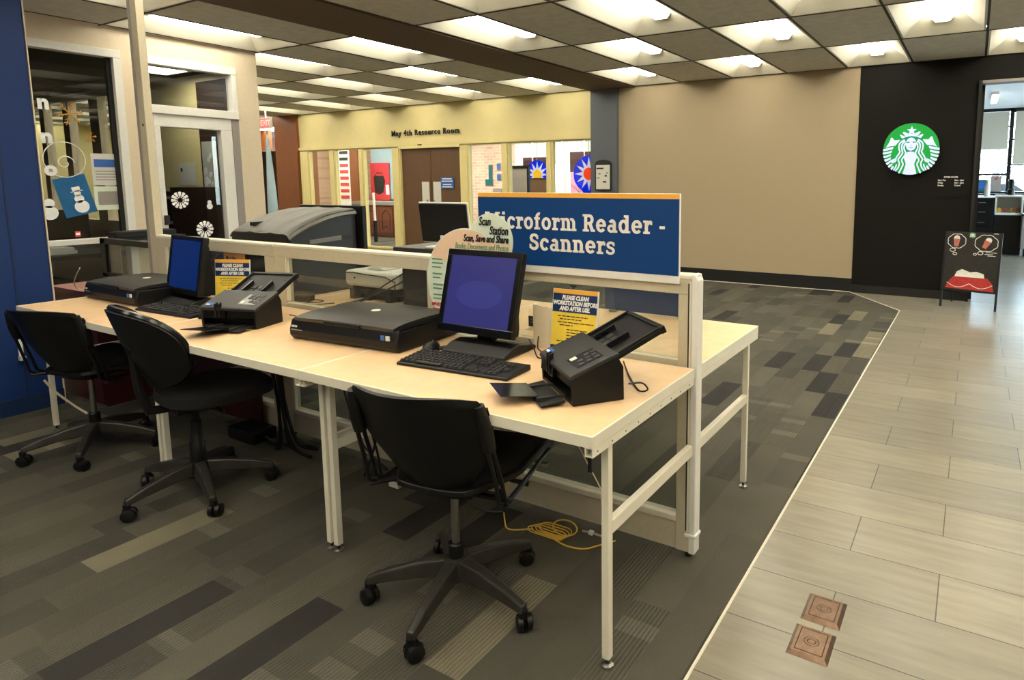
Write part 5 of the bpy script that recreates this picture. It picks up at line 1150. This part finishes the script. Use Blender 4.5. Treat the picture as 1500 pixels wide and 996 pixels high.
# easel sign
t=thing('easel_sign','black chalkboard easel sign with drink drawings and red roof','sign',(.825,6.62,0),-math.atan2(.095,.527))
M=Matrix.Rotation(rad(-7),4,'X')
for x in (-.265,.265): B(x-.011,x+.011,-.011,.011,.0,.84).move(M).build('leg','black',t)
B(-.255,.255,-.008,.008,.20,.84).move(M).build('board','chalkboard',t); B(-.255,.255,-.013,.010,.185,.20).move(M).build('bottom_rail','black',t)
for x in (-.22,.22): MB().tube([(x,.115,.80),(x,.33,.01)],.009,6).build('rear_leg','black',t)
def ch(mb,name,m): mb.move(M); mb.build(name,m,t)
ch(MB().prism([(-.235,.215),(.235,.205),(.215,.29),(.17,.345),(-.16,.345),(-.2,.29)],-.0095,-.008,'y'),'roof_drawing','rosy')
sn=MB(); sn.prism([(-.15,.345),(.14,.345),(.13,.39),(.06,.41),(0,.40),(-.08,.43),(-.13,.40)],-.0095,-.008,'y'); ch(sn,'snow_drawing','chalk')
def cloud(cx,cz,rx,rz,name):
    m=MB(); n=40; m.tube([(cx+rx*math.cos(a)*(1+.07*abs(math.sin(4*a))),-.0095,cz+rz*math.sin(a)*(1+.09*abs(math.sin(4*a)))) for a in [2*PI*k/n for k in range(n)]],.0035,4,closed=True); ch(m,name,'chalk')
cloud(-.155,.735,.085,.075,'cloud_outline'); cloud(.13,.725,.105,.085,'cloud_outline')
for cx,cz,r in ((-.19,.635,.025),(-.165,.595,.018),(.03,.60,.014),(.08,.615,.024)): cloud(cx,cz,r,r*.7,'cloud_puff')
for cx,cz,a in ((-.155,.73,0),(.135,.72,-.45)):
    R2=Matrix.Translation((cx,0,cz))@Matrix.Rotation(-a,4,'Y')
    ch(MB().prism([(-.022,-.055),(.018,-.055),(.030,.03),(-.034,.03)],-.0098,-.008,'y').move(R2),'cup_drawing','drinkred'); ch(MB().prism([(-.034,.03),(.030,.03),(.022,.06),(0,.07),(-.025,.06)],-.0098,-.008,'y').move(R2),'cream_drawing','chalk')
lm=MB(); lm.lathe([(.034,-.0105),(.034,-.008)],c=(-.01,0,.805),axis='y',n=24); ch(lm,'green_logo_patch','greenchalk')
lm=MB(); 
for k in range(5): lm.box(-.03+.01*k,-.026+.01*k+.002,-.0112,-.0105,.785,.825)
ch(lm,'logo_lines','chalk'); lm=MB(); lm.lathe([(.012,-.0114),(.012,-.0105)],c=(-.01,0,.81),axis='y',n=14); ch(lm,'logo_face','chalk')
for z,x0,x1 in ((.625,.13,.235),(.605,.12,.20),(.59,.15,.225),(.83,.19,.235)): ch(B(x0,x1,-.0095,-.008,z-.003,z+.003),'chalk_writing','chalk')
g=MB(); g.tube([(-.22+.44*k/30,-.0098,.275-.045*abs(math.sin(PI*k/15))) for k in range(31)],.003,4); ch(g,'string_lights_drawing','chalk')

# ---------------------------------------------------------------- light, world, camera
w=bpy.data.worlds.new('World'); S.world=w; w.use_nodes=True; nt=w.node_tree; bg=nt.nodes['Background']
sky=nt.nodes.new('ShaderNodeTexSky'); sky.sky_type='NISHITA'; sky.sun_disc=False; sky.sun_elevation=rad(28); sky.sun_rotation=rad(200)
hs=nt.nodes.new('ShaderNodeMixRGB'); hs.inputs[0].default_value=.55; hs.inputs[2].default_value=(3.1,3.85,4.5,1)
nt.links.new(sky.outputs[0],hs.inputs[1]); nt.links.new(hs.outputs[0],bg.inputs['Color']); bg.inputs['Strength'].default_value=3.6
def area(name,loc,rot,sx,sy,e,c):
    l=bpy.data.lights.new(name,'AREA'); l.shape='RECTANGLE'; l.size=sx; l.size_y=sy; l.energy=e; l.color=c
    o=bpy.data.objects.new(name,l); COL.objects.link(o); o.location=loc; o.rotation_euler=rot; return o
cam=bpy.data.cameras.new('Camera'); co=bpy.data.objects.new('Camera',cam); COL.objects.link(co); S.camera=co
f=940.5133; yaw,pitch,roll=.5269,-.1235,-.0035; px,py=878.2325,381.9508
cam.sensor_width=36; cam.lens=f/1500*36; cam.shift_x=-(px-750)/1500; cam.shift_y=(py-498)/1500; cam.clip_start=.05; cam.clip_end=200
fw=Vector((-math.sin(yaw)*math.cos(pitch),math.cos(yaw)*math.cos(pitch),math.sin(pitch))); rt=Vector((math.cos(yaw),math.sin(yaw),0)); up=rt.cross(fw)
R3=math.cos(roll)*rt+math.sin(roll)*up; U3=-math.sin(roll)*rt+math.cos(roll)*up
co.matrix_world=Matrix(((R3.x,U3.x,-fw.x,.8252),(R3.y,U3.y,-fw.y,-1.3781),(R3.z,U3.z,-fw.z,1.4019),(0,0,0,1)))
vs=S.view_settings; vs.view_transform='Standard'; vs.look='None'; vs.gamma=1; vs.use_curve_mapping=False; vs.exposure=0.0
